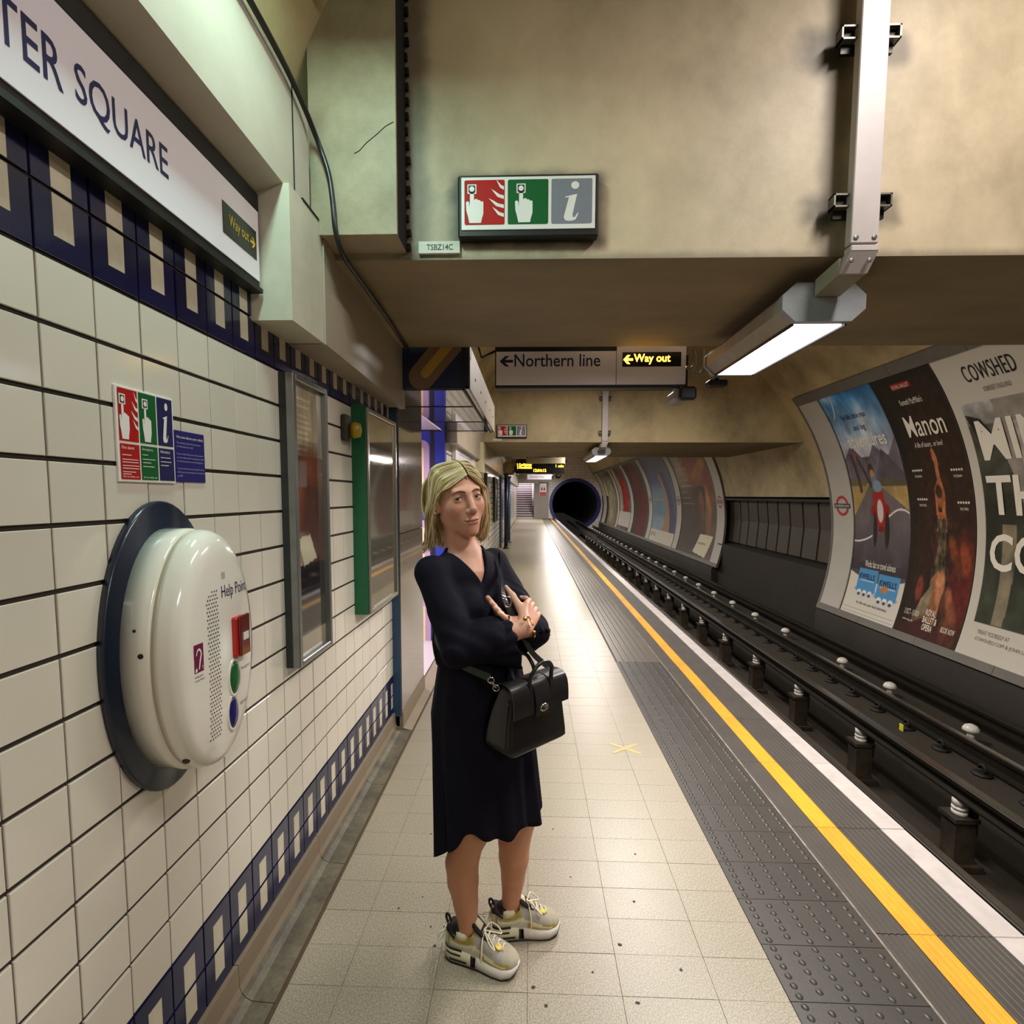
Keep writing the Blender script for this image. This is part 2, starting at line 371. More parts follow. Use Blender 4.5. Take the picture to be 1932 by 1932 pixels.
# fascia, soffit and pilaster over the station name
trim = MB(); trim.box(WX - .02, -.8, -4, 1.905, 2.60, 2.965)
trim.add([(WX, -4, 2.56), (WX, 1.70, 2.56), (-.8, 1.70, 2.60), (-.8, -4, 2.60)], [(0, 1, 2, 3)])
trim.box(WX, WX + .035, -4, 1.70, 2.512, 2.562, 1)
setp(trim.build('trim_1', [m_bulk, m_black]), 'long pale boxed fascia above the station name sign', 'fascia', kind='structure')
MB().box(-.802, -.797, 1.778, 1.781, 2.60, 2.965).build('panel_joint', m_soot, bpy.data.objects['trim_1'])
b = MB().box(WX - .02, -.781, 1.70, 1.957, 2.171, 2.60)
b.box(-.786, -.7795, 1.80, 1.957, 2.60, 2.61, 1)
setp(b.build('trim_2', [mat('pilaster_paint', 'cdc7b4', .45, var=.05, vscale=4, dirt='8b836f', dscale=5, damt=.35), m_soot]), 'pale boxed pilaster at the end of the station name sign', 'pilaster', kind='structure')
m_bulk2 = mat('bulkhead_darker_paint', 'ab9f8c', .4, var=.06, vscale=2, dirt='7c7160', dscale=3, damt=.35)  # same bulkhead recipe in a darker tone
b = MB(); b.add([(WX - .02, 1.962, 2.168), (-.775, 1.962, 2.168), (-.83, 3.42, 2.168), (WX - .02, 3.42, 2.168), (WX - .02, 1.962, 2.55), (-.775, 1.962, 2.55), (-.83, 3.42, 2.55), (WX - .02, 3.42, 2.55)], [(3, 2, 1, 0), (0, 1, 5, 4), (1, 2, 6, 5), (2, 3, 7, 6), (3, 0, 4, 7)])
setp(b.build('trim_3', m_bulk2), 'grey-beige boxed bulkhead above the framed posters', 'bulkhead', kind='structure')
# ---- vault and right wall
CX, CZ, CR = 1.2716, .9444, 3.7738
def arc(ph, d=0.): return (CX + (CR - d) * math.cos(ph), CZ + (CR - d) * math.sin(ph))
PH_T, PH_B = math.asin((3.08 - CZ) / CR), math.asin((-.164 - CZ) / CR)
ph158 = math.asin((1.585 - CZ) / CR)
prof = [arc(ph158 + (PH_T + .06 - ph158) * k / 8, -.03) for k in range(9)] + [(3.7, 3.95), (3.0, 4.38), (2.0, 4.55), (1.0, 4.40), (.2, 4.08), (-.35, 3.74), (-.66, 3.46), (-.85, 3.12), (-.93, 2.93), (-.93, 2.5)]
prof = catmull(prof, 3)
def extr(pf, y0, y1, n=1):
    V = [(p[0], y0 + (y1 - y0) * k / n, p[1]) for k in range(n + 1) for p in pf]; m_ = len(pf)
    return V, [(k * m_ + i, k * m_ + i + 1, (k + 1) * m_ + i + 1, (k + 1) * m_ + i) for k in range(n) for i in range(m_ - 1)]
V, F = extr(prof, -4, 36.2, 8); ceil = mesh_np('ceiling', V, F, m_cream, smooth=True)
setp(ceil, 'dirty cream painted tunnel vault', 'ceiling', kind='structure')
m_dark = mat('sooty_tunnel_wall', '2d2820', .7, var=.15, vscale=1.5, bump=.15, bscale=12, dirt='201c16', dscale=1.6, damt=.6)
b = MB()
lo = [(4.83, -.75), (4.83, -.35)] + [arc(PH_B + (ph158 - PH_B) * k / 10, -.03) for k in range(11)]
for y0, y1 in ((-4, 8.72), (13.72, 36.2)):
    V, F = extr(lo, y0, y1); b.add(V, F, 0, True)
V, F = extr([(4.98, -.75), (4.98, .36), (5.27, .40), (5.33, 1.0), (5.26, 1.66), (5.02, 1.66), (5.02, 1.585)], 8.72, 13.72); b.add(V, F)
for y in (8.72, 13.72):
    b.add([(p[0], y, p[1]) for p in lo] + [(5.5, y, 1.7), (5.5, y, -.75)], [tuple(range(len(lo) + 2))])
wr = b.build('wall_right', m_dark); setp(wr, 'dark curved tunnel wall beyond the track', 'wall', kind='structure')
# cast iron lining segments in the recess
m_seg = mat('cast_iron_segment', '4a443b', .6, rnd=.18, var=.15, vscale=3, dirt='3a2f24', dscale=3, damt=.7)
yj = [13.70, 13.3, 12.87, 12.42, 11.9, 11.42, 10.95, 10.46, 9.96, 9.42, 8.9]
for a, c in zip(yj[:-1], yj[1:]):
    P = [(5.26, .44), (5.31, 1.0), (5.245, 1.5), (5.18, 1.5), (5.23, 1.0), (5.19, .44)]
    MB().prism(P, 'y', c + .03, a - .03).build('lining_segment', m_seg, wr)
MB().box(5.02, 5.2, 8.74, 13.70, 1.50, 1.55).build('lining_flange', mat('sooty_flange', '2c2720', .8), wr)
# ---- beams across the platform and track
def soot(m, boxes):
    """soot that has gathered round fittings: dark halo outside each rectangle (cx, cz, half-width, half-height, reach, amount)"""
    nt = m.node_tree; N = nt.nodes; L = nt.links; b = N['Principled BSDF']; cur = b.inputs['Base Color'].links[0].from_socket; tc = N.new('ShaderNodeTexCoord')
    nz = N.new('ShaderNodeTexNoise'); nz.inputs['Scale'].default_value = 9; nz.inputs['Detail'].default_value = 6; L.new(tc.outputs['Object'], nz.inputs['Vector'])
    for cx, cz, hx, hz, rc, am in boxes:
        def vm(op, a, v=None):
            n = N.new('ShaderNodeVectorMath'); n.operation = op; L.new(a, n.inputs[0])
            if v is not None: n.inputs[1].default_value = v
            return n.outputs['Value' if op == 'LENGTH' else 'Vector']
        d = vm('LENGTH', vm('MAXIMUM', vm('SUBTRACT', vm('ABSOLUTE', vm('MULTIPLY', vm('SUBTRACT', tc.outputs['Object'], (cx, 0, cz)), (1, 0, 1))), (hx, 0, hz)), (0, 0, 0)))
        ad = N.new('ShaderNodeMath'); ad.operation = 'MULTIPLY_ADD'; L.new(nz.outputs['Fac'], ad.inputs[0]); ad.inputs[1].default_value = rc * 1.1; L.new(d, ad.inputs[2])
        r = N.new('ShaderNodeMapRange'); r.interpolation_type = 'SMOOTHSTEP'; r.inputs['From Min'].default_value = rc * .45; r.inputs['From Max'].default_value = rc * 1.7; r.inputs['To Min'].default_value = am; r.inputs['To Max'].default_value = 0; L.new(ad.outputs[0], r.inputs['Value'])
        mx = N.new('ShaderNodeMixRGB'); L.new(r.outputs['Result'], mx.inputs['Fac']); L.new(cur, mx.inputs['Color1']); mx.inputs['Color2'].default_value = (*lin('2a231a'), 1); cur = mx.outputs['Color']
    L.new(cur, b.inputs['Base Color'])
def beam(y0, y1, label, x_end=5.2, z=2.53, skew=0., mf=None):
    b = MB()
    V = [(-.95, y0, z), (x_end, y0 + skew, z), (x_end, y1 + skew, z), (-.95, y1, z), (-.95, y0, 5.0), (x_end, y0 + skew, 5.0), (x_end, y1 + skew, 5.0), (-.95, y1, 5.0)]
    b.add(V, [(3, 2, 1, 0)], 1); b.add(V, [(0, 1, 5, 4), (2, 3, 7, 6)], 0)
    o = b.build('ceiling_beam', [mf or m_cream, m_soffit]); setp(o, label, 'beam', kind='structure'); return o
m_cream1 = mat('sooty_beam_paint', 'c9b89a', .55, var=.07, vscale=.9, bump=.12, bscale=14, dirt='6e6148', dscale=1.3, damt=.7, dstretch=(1, 1, .8))
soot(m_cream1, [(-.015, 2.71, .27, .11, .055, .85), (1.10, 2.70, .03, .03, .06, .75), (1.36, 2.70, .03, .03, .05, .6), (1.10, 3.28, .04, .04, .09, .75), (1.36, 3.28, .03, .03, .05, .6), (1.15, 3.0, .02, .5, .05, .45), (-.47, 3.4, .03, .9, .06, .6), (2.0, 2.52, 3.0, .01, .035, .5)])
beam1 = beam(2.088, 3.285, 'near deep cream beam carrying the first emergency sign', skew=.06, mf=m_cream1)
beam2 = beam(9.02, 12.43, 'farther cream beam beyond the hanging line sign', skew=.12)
# pier proud of the first beam at its left end, with sooty right side
pier = MB().box(-.81, -.492, 1.935, 2.09, 2.553, 5.0)
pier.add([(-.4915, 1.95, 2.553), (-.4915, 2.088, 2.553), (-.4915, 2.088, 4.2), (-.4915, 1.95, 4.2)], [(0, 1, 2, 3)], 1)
pier = pier.build('beam_pier', [mat('pier_paint', 'a3947a', .6, var=.1, vscale=3, bump=.2, bscale=16, dirt='6b6048', dscale=4, damt=.7), m_soot]); setp(pier, 'cracked cream pier beside the beam with a sooty edge', 'pier', kind='structure')
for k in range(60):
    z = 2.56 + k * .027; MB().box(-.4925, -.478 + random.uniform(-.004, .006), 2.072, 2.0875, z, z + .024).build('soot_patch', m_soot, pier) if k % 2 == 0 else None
crack = [(-.50, 2.94), (-.53, 2.925), (-.56, 2.90), (-.60, 2.87), (-.625, 2.845), (-.645, 2.835)]
MB().tube([(x, 1.9345, z) for x, z in catmull(crack, 3)], .0016, 4).build('crack', m_soot, pier)
# ---- trackbed
m_bed = mat('trackbed_concrete', '2f281d', .8, var=.2, vscale=2, bump=.3, bscale=20, dirt='231d15', dscale=2, damt=.7)
b = MB(); b.box(1.45, 5.1, -4, 36.2, -1.35, -1.15); b.box(2.25, 2.72, -4, 36.2, -1.2, -.72); b.box(3.58, 5.1, -4, 36.2, -1.2, -.72); b.box(1.45, 1.62, -4, 36.2, -1.2, -.16)
setp(b.build('track_bed', m_bed), 'dark oily trackbed with a deep pit between the rails', 'trackbed', kind='structure')
m_rail = mat('rail_steel', '29241d', .45, metal=.6, var=.2, vscale=6); m_railtop = mat('polished_rail_head', '8f8980', .25, metal=.9)
def rail(x, zt, h, wf, wh, name, label, top=True, y0=-4, y1=44):
    t = empty(name, (x, 4, zt), label, 'rail')
    P = [(x - wf, zt - h), (x + wf, zt - h), (x + wf, zt - h + .015), (x + .012, zt - h + .03), (x + .012, zt - .045), (x + wh, zt - .035), (x + wh, zt - .006), (x + wh - .008, zt), (x - wh + .008, zt), (x - wh, zt - .006), (x - wh, zt - .035), (x - .012, zt - .045), (x - .012, zt - h + .03), (x - wf, zt - h + .015)]
    MB().prism(P, 'y', y0, y1).build('rail_section', m_rail, t)
    if top: MB().box(x - wh + .012, x + wh - .012, y0, y1, zt - .002, zt + .0015).build('running_surface', m_railtop, t)
    return t
m_chair = mat('cast_chair', '17140f', .6, metal=.3)
def chairs(t, x, side, y0, n, pitch, zb):
    me = None
    for j in range(n):
        if me is None:
            b = MB(); b.lathe([(.075, 0), (.07, .018), (.03, .026)], (0, 0, 0), (0, 0, 1), 8); b.tube([(-.03, 0, .02), (-.03, 0, .06), (-.01, 0, .085), (.02, 0, .08), (.035, 0, .05)], .013, 6)
            o = b.build('rail_chair', m_chair, t); me = o.data
        else: o = bpy.data.objects.new('rail_chair', me); COL.objects.link(o); adopt(o, t)
        o.location = Vector((x + side, y0 + j * pitch, zb)) - Vector((0, 0, 0)); o.rotation_euler = (0, 0, 1.57)
r_near = rail(2.492, -.55, .155, .062, .035, 'running_rail', 'steel running rail right under the white platform edge')
chairs(r_near, 2.492, .1, 1.9, 34, .76, -.72)
r_far = rail(3.93, -.55, .155, .062, .035, 'running_rail', 'far running rail held by a row of dark chairs')
chairs(r_far, 3.93, -.135, 3.40, 60, .432, -.72)
r_neg = rail(3.205, -.50, .12, .05, .045, 'conductor_rail', 'central conductor rail on white insulators over the pit')
m_pot = mat('white_porcelain', 'd9d4c8', .25, dirt='7b7262', dscale=8, damt=.4); m_post = mat('insulator_pedestal', '211b14', .7, var=.2, vscale=8, dirt='4d3c28', dscale=8, damt=.6)
me = None
for j in range(24):
    y = 2.62 + j * 1.142
    for nm, key in (('insulator', 0), ('pedestal', 1), ('insulator_hood', 2)):
        if j == 0:
            b = MB()
            if key == 0: b.lathe([(.05, 0), (.052, .03), (.04, .033), (.04, .04), (.052, .043), (.052, .06), (.04, .063), (.04, .07), (.05, .073), (.05, .125)], (0, 0, -.75), (0, 0, 1), 12)
            elif key == 1: b.box(-.075, .075, -.065, .065, -1.15, -.76); b.box(-.09, .09, -.08, .08, -.78, -.748); b.box(-.12, .12, -.1, .1, -1.15, -1.1)
            else: b.cbox(.045, .10, -.06, .06, -.90, -.62, .012)
            o = b.build(nm, (m_pot, m_post, m_black)[key], r_neg)
            if me is None: me = {}
            me[key] = o.data
        else: o = bpy.data.objects.new(nm, me[key]); COL.objects.link(o); adopt(o, r_neg)
        o.location = (3.205, y, 0)
r_pos = rail(4.42, -.47, .12, .05, .045, 'conductor_rail', 'outer conductor rail behind white mushroom insulators', top=False)
me = None
for j in range(30):
    y = [3.76, 4.87, 5.97, 6.88, 8.42][j] if j < 5 else 9.55 + (j - 5) * 1.07
    if me is None:
        b = MB(); b.lathe([(.03, 0), (.03, .045), (.024, .05), (.026, .075), (.060, .082), (.068, .090), (.064, .112), (.048, .135), (.022, .148), (.004, .150)], (0, 0, -.70), (0, 0, 1), 16); b.lathe([(.05, 0), (.045, .025)], (0, 0, -.72), (0, 0, 1), 8)
        o = b.build('insulator', m_pot, r_pos); me = o.data
    else: o = bpy.data.objects.new('insulator', me); COL.objects.link(o); adopt(o, r_pos)
    o.location = (4.20, y, 0)
o = MB().cbox(3.70, 3.712, 5.05, 5.10, -.72, -.655, .002).build('track_tag', mat('yellow_tag', 'd8cf3a', .5)); setp(o, 'tiny yellow tag standing beside the far running rail', 'tag')
# ---- end wall with tunnel portal and stairs
m_btile = mat('end_wall_tile', 'e0dad6', .3)
def brick_tiles(m, sx, sz, c1, c2, cm, axis='xz', mort=.03):
    nt = m.node_tree; N = nt.nodes; L = nt.links; b = N['Principled BSDF']; tc = N.new('ShaderNodeTexCoord'); sp = N.new('ShaderNodeSeparateXYZ'); cb = N.new('ShaderNodeCombineXYZ')
    L.new(tc.outputs['Object'], sp.inputs[0]); L.new(sp.outputs['XYZ'.index(axis[0].upper())], cb.inputs[0]); L.new(sp.outputs['XYZ'.index(axis[1].upper())], cb.inputs[1])
    br = N.new('ShaderNodeTexBrick'); br.offset = 0; br.inputs['Scale'].default_value = 1; br.inputs['Brick Width'].default_value = sx; br.inputs['Row Height'].default_value = sz; br.inputs['Mortar Size'].default_value = mort * sz
    for k, c in (('Color1', c1), ('Color2', c2), ('Mortar', cm)): br.inputs[k].default_value = (*lin(c), 1)
    L.new(cb.outputs[0], br.inputs['Vector']); L.new(br.outputs['Color'], b.inputs['Base Color'])
brick_tiles(m_btile, .2, .2, 'e6dfdc', 'd8d1cd', '6f655c')
PC, PR = (3.14, 1.02), 1.60
b = MB(); ang = [math.radians(-62 + 304 * k / 40) for k in range(41)]; inn = [(PC[0] + PR * math.cos(a), PC[1] + PR * math.sin(a)) for a in ang]; outp = []
for a in ang:
    d = (math.cos(a), math.sin(a)); t = min([((5.5 - PC[0]) / d[0]) if d[0] > .01 else 99, ((.45 - PC[0]) / d[0]) if d[0] < -.01 else 99, ((4.8 - PC[1]) / d[1]) if d[1] > .01 else 99, ((-1.3 - PC[1]) / d[1]) if d[1] < -.01 else 99]); outp.append((PC[0] + t * d[0], PC[1] + t * d[1]))
V = [(p[0], 36.2, p[1]) for p in inn] + [(p[0], 36.2, p[1]) for p in outp]; b.add(V, [(k, k + 1, 42 + k, 41 + k) for k in range(40)])
b.add([(.45, 36.2, 4.8), (5.5, 36.2, 4.8), (5.5, 36.2, 2.4), (.45, 36.2, 2.4)], []); b.box(-1.4, .45, 36.2, 36.4, 2.45, 5.0); b.box(.45, 1.5, 36.2, 36.4, 3.0, 5.0); b.box(4.8, 5.5, 36.2, 36.4, 3.0, 5.0); b.box(.3, .47, 36.1, 36.4, 0, 2.5)
we = b.build('wall_end', m_btile); setp(we, 'white tiled end wall around the tunnel mouth', 'wall', kind='structure')
m_blue = mat('portal_blue_paint', '23236f', .5)
V = [(PC[0] + r * math.cos(a), 36.15, PC[1] + r * math.sin(a)) for r in (PR - .02, PR + .2) for a in ang]
mesh_np('portal_ring', V, [(k, k + 1, 42 + k, 41 + k) for k in range(40)], m_blue, we)
V = [(PC[0] + PR * math.cos(a), y, PC[1] + PR * math.sin(a)) for y in (36.2, 60) for a in ang]
mesh_np('portal_bore', V, [(k, k + 1, 42 + k, 41 + k) for k in range(40)] + [tuple(range(41, 82))], mat('bore_black', '050505', .95), we)
m_grp = mat('grey_door_panel', '8f8781', .5, var=.06, vscale=1); b = MB(); b.box(.27, .62, 36.0, 36.2, 0, 2.45); b.box(.62, 1.3, 36.05, 36.2, 0, 2.55)
setp(b.build('end_partition', m_grp), 'grey end panel between the stairs and the tunnel mouth', 'panel')
st = empty('staircase', (-.5, 36.3, 0), 'bright staircase rising at the far end of the platform', 'staircase')
m_riser = mat('white_riser', 'ded3d6', .5); m_nose = mat('dark_nosing', '1c1718', .6)
for k in range(15):
    y = 36.3 + k * .28; z = k * .165
    MB().box(-1.3, .28, y, y + .3, z, z + .112).build('step', m_riser, st); MB().box(-1.3, .28, y - .02, y + .3, z + .112, z + .166).build('nosing', m_nose, st)
MB().tube([(.20, 36.2, .9), (.20, 37.4, 1.5), (.20, 40, 3.0)], .03, 8).build('handrail', m_white, st)
MB().box(-1.45, -1.3, 36.2, 41, 0, 4.2).box(.28, .3, 36.4, 41, 0, 4.2).box(-1.45, .3, 40.6, 40.8, 2, 4.2).box(-1.45, .3, 36.3, 41, 4.1, 4.2).build('stair_wall', mat('stair_wall_tile', 'c9bfc2', .4), st)
# ---- far half of the left wall with its bulkhead and the cross passage
m_ftile = mat('far_wall_tile', 'cfc8b8', .2); brick_tiles(m_ftile, TP, RP, 'd3ccbd', 'c9c2b2', '332a22', 'yz', .075)
b = MB(); b.box(WX - .1, WX, 5.62, 15.4, 0, 2.2); b.box(WX - .1, WX, 17.4, 36.3, 0, 2.2)
wl2 = b.build('wall_passage', m_ftile); setp(wl2, 'white tiled platform wall beyond the cross passage', 'wall', kind='structure')
b = MB(); b.box(WX - .1, -.80, 5.62, 36.3, 2.17, 3.4); b.box(WX - .1, -.80, 3.42, 5.62, 2.55, 3.4)
setp(b.build('trim_4', m_bulk2), 'darker boxed bulkhead along the far wall', 'bulkhead', kind='structure')
b = MB(); b.box(WX - .1, WX + .012, 5.62, 36.3, 0, .12); b.prism([(WX, -.01), (WX + .02, .03), (-.798, .0005), (-.798, -.01)], 'y', 3.36, 36.2)
setp(b.build('baseboard_left', m_skirt), 'worn stone skirting along the far platform wall', 'skirting', kind='structure')
m_pass = mat('passage_wall_tile', 'd8d0d2', .3); m_pfl = mat('passage_floor', 'b9b0b0', .25)
b = MB(); b.box(-4.2, WX, 3.9, 4.0, 0, 2.6); b.box(-4.2, WX - .1, 5.60, 5.7, 0, 2.6); b.box(-4.3, -4.2, 3.9, 5.7, 0, 2.6); b.box(-4.3, WX - .05, 3.9, 5.7, 2.30, 2.42)
setp(b.build('wall_cross_passage', m_pass), 'pale walls of the lit cross passage', 'wall', kind='structure')
o = MB().box(-4.3, -.93, 3.9, 5.62, -.1, 0).build('floor_cross_passage', m_pfl); setp(o, 'bright floor of the lit cross passage', 'floor', kind='structure')
b = MB().box(-1.2, 6, -4.1, -4, -1.4, 5).build('wall_back', m_cream); setp(b, 'cream wall closing the platform behind', 'wall', kind='structure')
# ================================================================ LUMINAIRES
m_lampbody = mat('luminaire_grey', '8e9296', .45, var=.06, vscale=5, dirt='5a5a55', dscale=6, damt=.4)
m_lampside = mat('luminaire_side', '9c9482', .5, var=.06, vscale=5, dirt='6a614f', dscale=6, damt=.4)
m_diff = mat('lit_diffuser', 'ffffff', .4, emit='f4ecff', estr=6.0)
m_diff.cycles.emission_sampling = 'NONE'
m_trunk = mat('trunking_paint', 'bcb2b0', .45, var=.05, vscale=3, dirt='8e857f', dscale=4, damt=.3)
m_clamp = mat('clamp_steel', '2b2824', .4, metal=.7); m_clampc = mat('clamp_channel', '6a675c', .4, metal=.6)
def luminaire(xc, y0, y1, label, watts, spread=180, arm=True, col=LAMP_C, zt=2.47, w=.335, twin=True, group='platform strip luminaires'):
    t = empty('strip_luminaire', (xc, y0, zt), label, 'luminaire', group)
    h = .155; c = .055; x0, x1 = xc - w / 2, xc + w / 2; zb = zt - h
    oct_ = [(x0 + c, zb), (x1 - c, zb), (x1, zb + c * .9), (x1, zt - c * .9), (x1 - c, zt), (x0 + c, zt), (x0, zt - c * .9), (x0, zb + c * .9)]
    MB().prism(oct_, 'y', y0, y0 + .03).build('end_cap', m_lampbody, t); MB().prism(oct_, 'y', y1 - .03, y1).build('end_cap', m_lampbody, t)
    inn = [(a * .96 + xc * .04, b_ * .96 + (zt - h / 2) * .04) for a, b_ in oct_]
    MB().prism(inn, 'y', y0 + .03, y1 - .03).build('housing', m_lampside, t)
    L_ = (y1 - y0 - .1) / 2
    for k in range(2):
        a = y0 + .045 + k * (L_ + .012)
        MB().cbox(xc - w * .30, xc + w * .30, a, a + L_, zb - .004, zb + .01, .003).build('diffuser', m_diff, t)
    MB().box(xc - w * .33, xc - w * .31, y0 + .03, y1 - .03, zb - .008, zb + .004).box(xc + w * .31, xc + w * .33, y0 + .03, y1 - .03, zb - .008, zb + .004).build('diffuser_rim', m_black, t)
    ld = bpy.data.lights.new('luminaire_light', 'AREA'); ld.shape = 'RECTANGLE'; ld.size = w * .6; ld.size_y = y1 - y0 - .1; ld.energy = watts; ld.color = col; ld.spread = math.radians(spread)
    lo_ = bpy.data.objects.new('luminaire_light', ld); COL.objects.link(lo_); lo_.location = (xc, (y0 + y1) / 2, zb - .012); adopt(lo_, t)
    return t
def trunking(yb, xt, label, group, zb=2.455, ztop=4.3):
    """vertical trunking clamped to a beam face at y = yb, with the cranked arm that carries a luminaire"""
    t = empty('cable_trunking', (xt, yb, zb), label, 'trunking', group)
    MB().cbox(xt - .05, xt + .05, yb - .062, yb - .022, 2.535, ztop, .003).build('duct', m_trunk, t)
    MB().cbox(xt - .05, xt + .05, yb - .066, yb - .02, 2.505, 2.528, .003).build('duct_joint', m_trunk, t)
    MB().add([(xt - .05, yb - .064, 2.505), (xt + .05, yb - .064, 2.505), (xt + .035, yb - .03, 2.44), (xt - .065, yb - .03, 2.44), (xt - .05, yb + .02, 2.505), (xt + .05, yb + .02, 2.505), (xt + .035, yb + .03, 2.44), (xt - .065, yb + .03, 2.44)], [(0, 1, 2, 3), (4, 7, 6, 5), (0, 3, 7, 4), (1, 5, 6, 2), (0, 4, 5, 1), (3, 2, 6, 7)]).build('crank_plate', m_trunk, t)
    MB().add([(xt - .065, yb - .02, 2.50), (xt + .035, yb - .02, 2.50), (xt + .02, yb + .115, 2.475), (xt - .08, yb + .115, 2.475), (xt - .065, yb - .02, 2.44), (xt + .035, yb - .02, 2.44), (xt + .02, yb + .115, 2.41), (xt - .08, yb + .115, 2.41)], [(0, 1, 2, 3), (4, 7, 6, 5), (0, 4, 5, 1), (1, 5, 6, 2), (2, 6, 7, 3), (3, 7, 4, 0)]).build('arm', m_lampside, t)
    for z in (2.70, 3.285):
        for s in (-1, 1):
            b = MB(); x0 = xt + s * .05; x1 = xt + s * .106
            b.box(x0, x1, yb - .04, yb, z + .018, z + .024); b.box(x0, x1, yb - .04, yb, z - .024, z - .018); b.box(x1 - s * .006, x1, yb - .04, yb, z - .024, z + .024)
            b.build('clamp', m_clampc, t); MB().box(x0, x1 - s * .007, yb - .02, yb - .006, z - .017, z + .017).build('clamp_core', m_clamp, t)
            MB().box(x0 - s * .02, x1 - s * .012, yb - .014, yb, z - .055, z - .024).build('clamp_shoe', m_clamp, t)
    for z, y in ((2.555, yb - .062), (2.475, yb - .058)):
        for s in (-1, 1):
            b = MB(); b.lathe([(.009, 0), (.009, .003), (.005, .0035)], (xt + s * .033 - (.01 if z < 2.5 else 0), y, z), (0, -1, 0), 12); b.build('bolt', m_alu, t)
    return t
trunking(2.075, 1.23, 'pale vertical cable trunking clamped to the near beam', 'cable trunking on beams')
trunking(9.02, 1.28, 'pale cable trunking clamped to the farther beam', 'cable trunking on beams')
luminaire(1.195, 2.20, 3.16, 'octagonal strip luminaire under the near beam', LAMP_W * 1.45, 152)
luminaire(1.27, 9.30, 11.0, 'octagonal strip luminaire under the farther beam', LAMP_W * 2.6)
for y in (14.6, 20.0, 25.5, 31.0):
    luminaire(1.25, y, y + 1.7, 'strip luminaire in the distance, number %s from the farther beam' % ['one', 'two', 'three', 'four'][(14.6, 20.0, 25.5, 31.0).index(y)], LAMP_W * (6.0 if y > 30 else 3.0), zt=3.0)
luminaire(1.2, 5.2, 6.9, 'strip luminaire hidden between the two beams', LAMP_W * 4.0, zt=3.6)
luminaire(1.62, .25, 1.60, 'strip luminaire overhead, nearest the photographer', LAMP_W * 1.5, zt=3.95)
luminaire(1.25, -3.3, -1.7, 'strip luminaire behind the photographer', LAMP_W * 1.7, zt=3.2)
luminaire(-.60, .95, 1.45, 'cool white strip luminaire above the station name sign', LAMP_W * .42, zt=3.40, w=.2, col=(.62, 1.0, .88))
luminaire(-2.0, 4.3, 5.3, 'pink-white strip luminaire inside the cross passage', LAMP_W * 1.6, zt=2.29, col=(1, .86, .97))
luminaire(-.5, 38.2, 39.6, 'strip luminaire over the far staircase', LAMP_W * 3.6, zt=4.05, col=(1, .9, .95))
# small fixings near the luminaires
o = empty('cctv_camera', (1.27, 3.55, 2.25), 'small cctv camera hanging under the right end of the line sign', 'camera')
MB().cbox(.93, 1.03, 3.40, 3.62, 2.215, 2.295, .02).build('camera_body', mat('camera_grey', '8a8680', .5), o); MB().cbox(.95, 1.06, 3.36, 3.41, 2.215, 2.30, .015).build('camera_lens', m_black, o); MB().tube([(1.02, 3.56, 2.28), (1.045, 3.56, 2.33), (1.045, 3.56, 2.54)], .012, 8).build('mount', m_dkmetal, o)
o = empty('loudspeaker', (1.20, 3.42, 2.34), 'round grey loudspeaker at the far end of the near luminaire', 'loudspeaker')
MB().lathe([(.05, 0), (.06, .05), (.075, .11), (.07, .12)], (1.29, 3.42, 2.44), (-.9, -.1, -.1), 16).build('horn', m_lampside, o); MB().cbox(1.14, 1.26, 3.38, 3.46, 2.305, 2.345, .008).build('base_box', m_dkmetal, o); MB().tube([(1.2, 3.42, 2.34), (1.2, 3.42, 2.53)], .014, 8).build('stem', m_dkmetal, o)
for k, (r, ox) in enumerate(((.012, 0.), (.012, .045))):
    b = MB().tube(catmull([(1.075 + ox, 3.5 - ox, 2.56), (1.085 + ox, 3.5 - ox, 2.48 - ox * .4), (1.06 + ox, 3.5 - ox, 2.44 - ox), (1.025 + ox * .3, 3.5 - ox, 2.45 - ox)], 6), r, 8)
    setp(b.build('cable_loop', m_lampside), ['inner', 'outer'][k] + ' grey cable loop at the right end of the line sign', 'cable')
# ================================================================ SIGNS
def hand_polys(cx, s, y0):
    """pointing hand pictogram, s = scale, lower wrist at y0"""
    H = [(-.30, 0), (.25, 0), (.28, .16), (.36, .42), (.36, .92), (.33, .97), (.23, .96), (.21, 1.02), (.10, 1.02), (.08, 1.07), (-.04, 1.07), (-.08, 1.0), (-.08, 1.38), (-.13, 1.42), (-.22, 1.42), (-.27, 1.38), (-.27, .98), (-.30, .70), (-.31, .93), (-.36, .98), (-.44, .96), (-.46, .90), (-.44, .55), (-.36, .28)]
    return [[(cx + x * s, y0 + y * s) for x, y in H]]
def flames(x1, y0, y1):
    h = y1 - y0; out = []
    for k, (a, dx) in enumerate(((.80, .22), (.55, .36), (.30, .44), (.06, .33))):
        b_ = y0 + a * h; out.append([(x1, b_ + .02 * h), (x1 - dx * h * .5, b_ + .08 * h), (x1 - dx * h, b_ + .30 * h), (x1 - dx * h * .72, b_ + .24 * h), (x1 - dx * h * .35, b_ + .15 * h), (x1, b_ + .12 * h)])
    return out
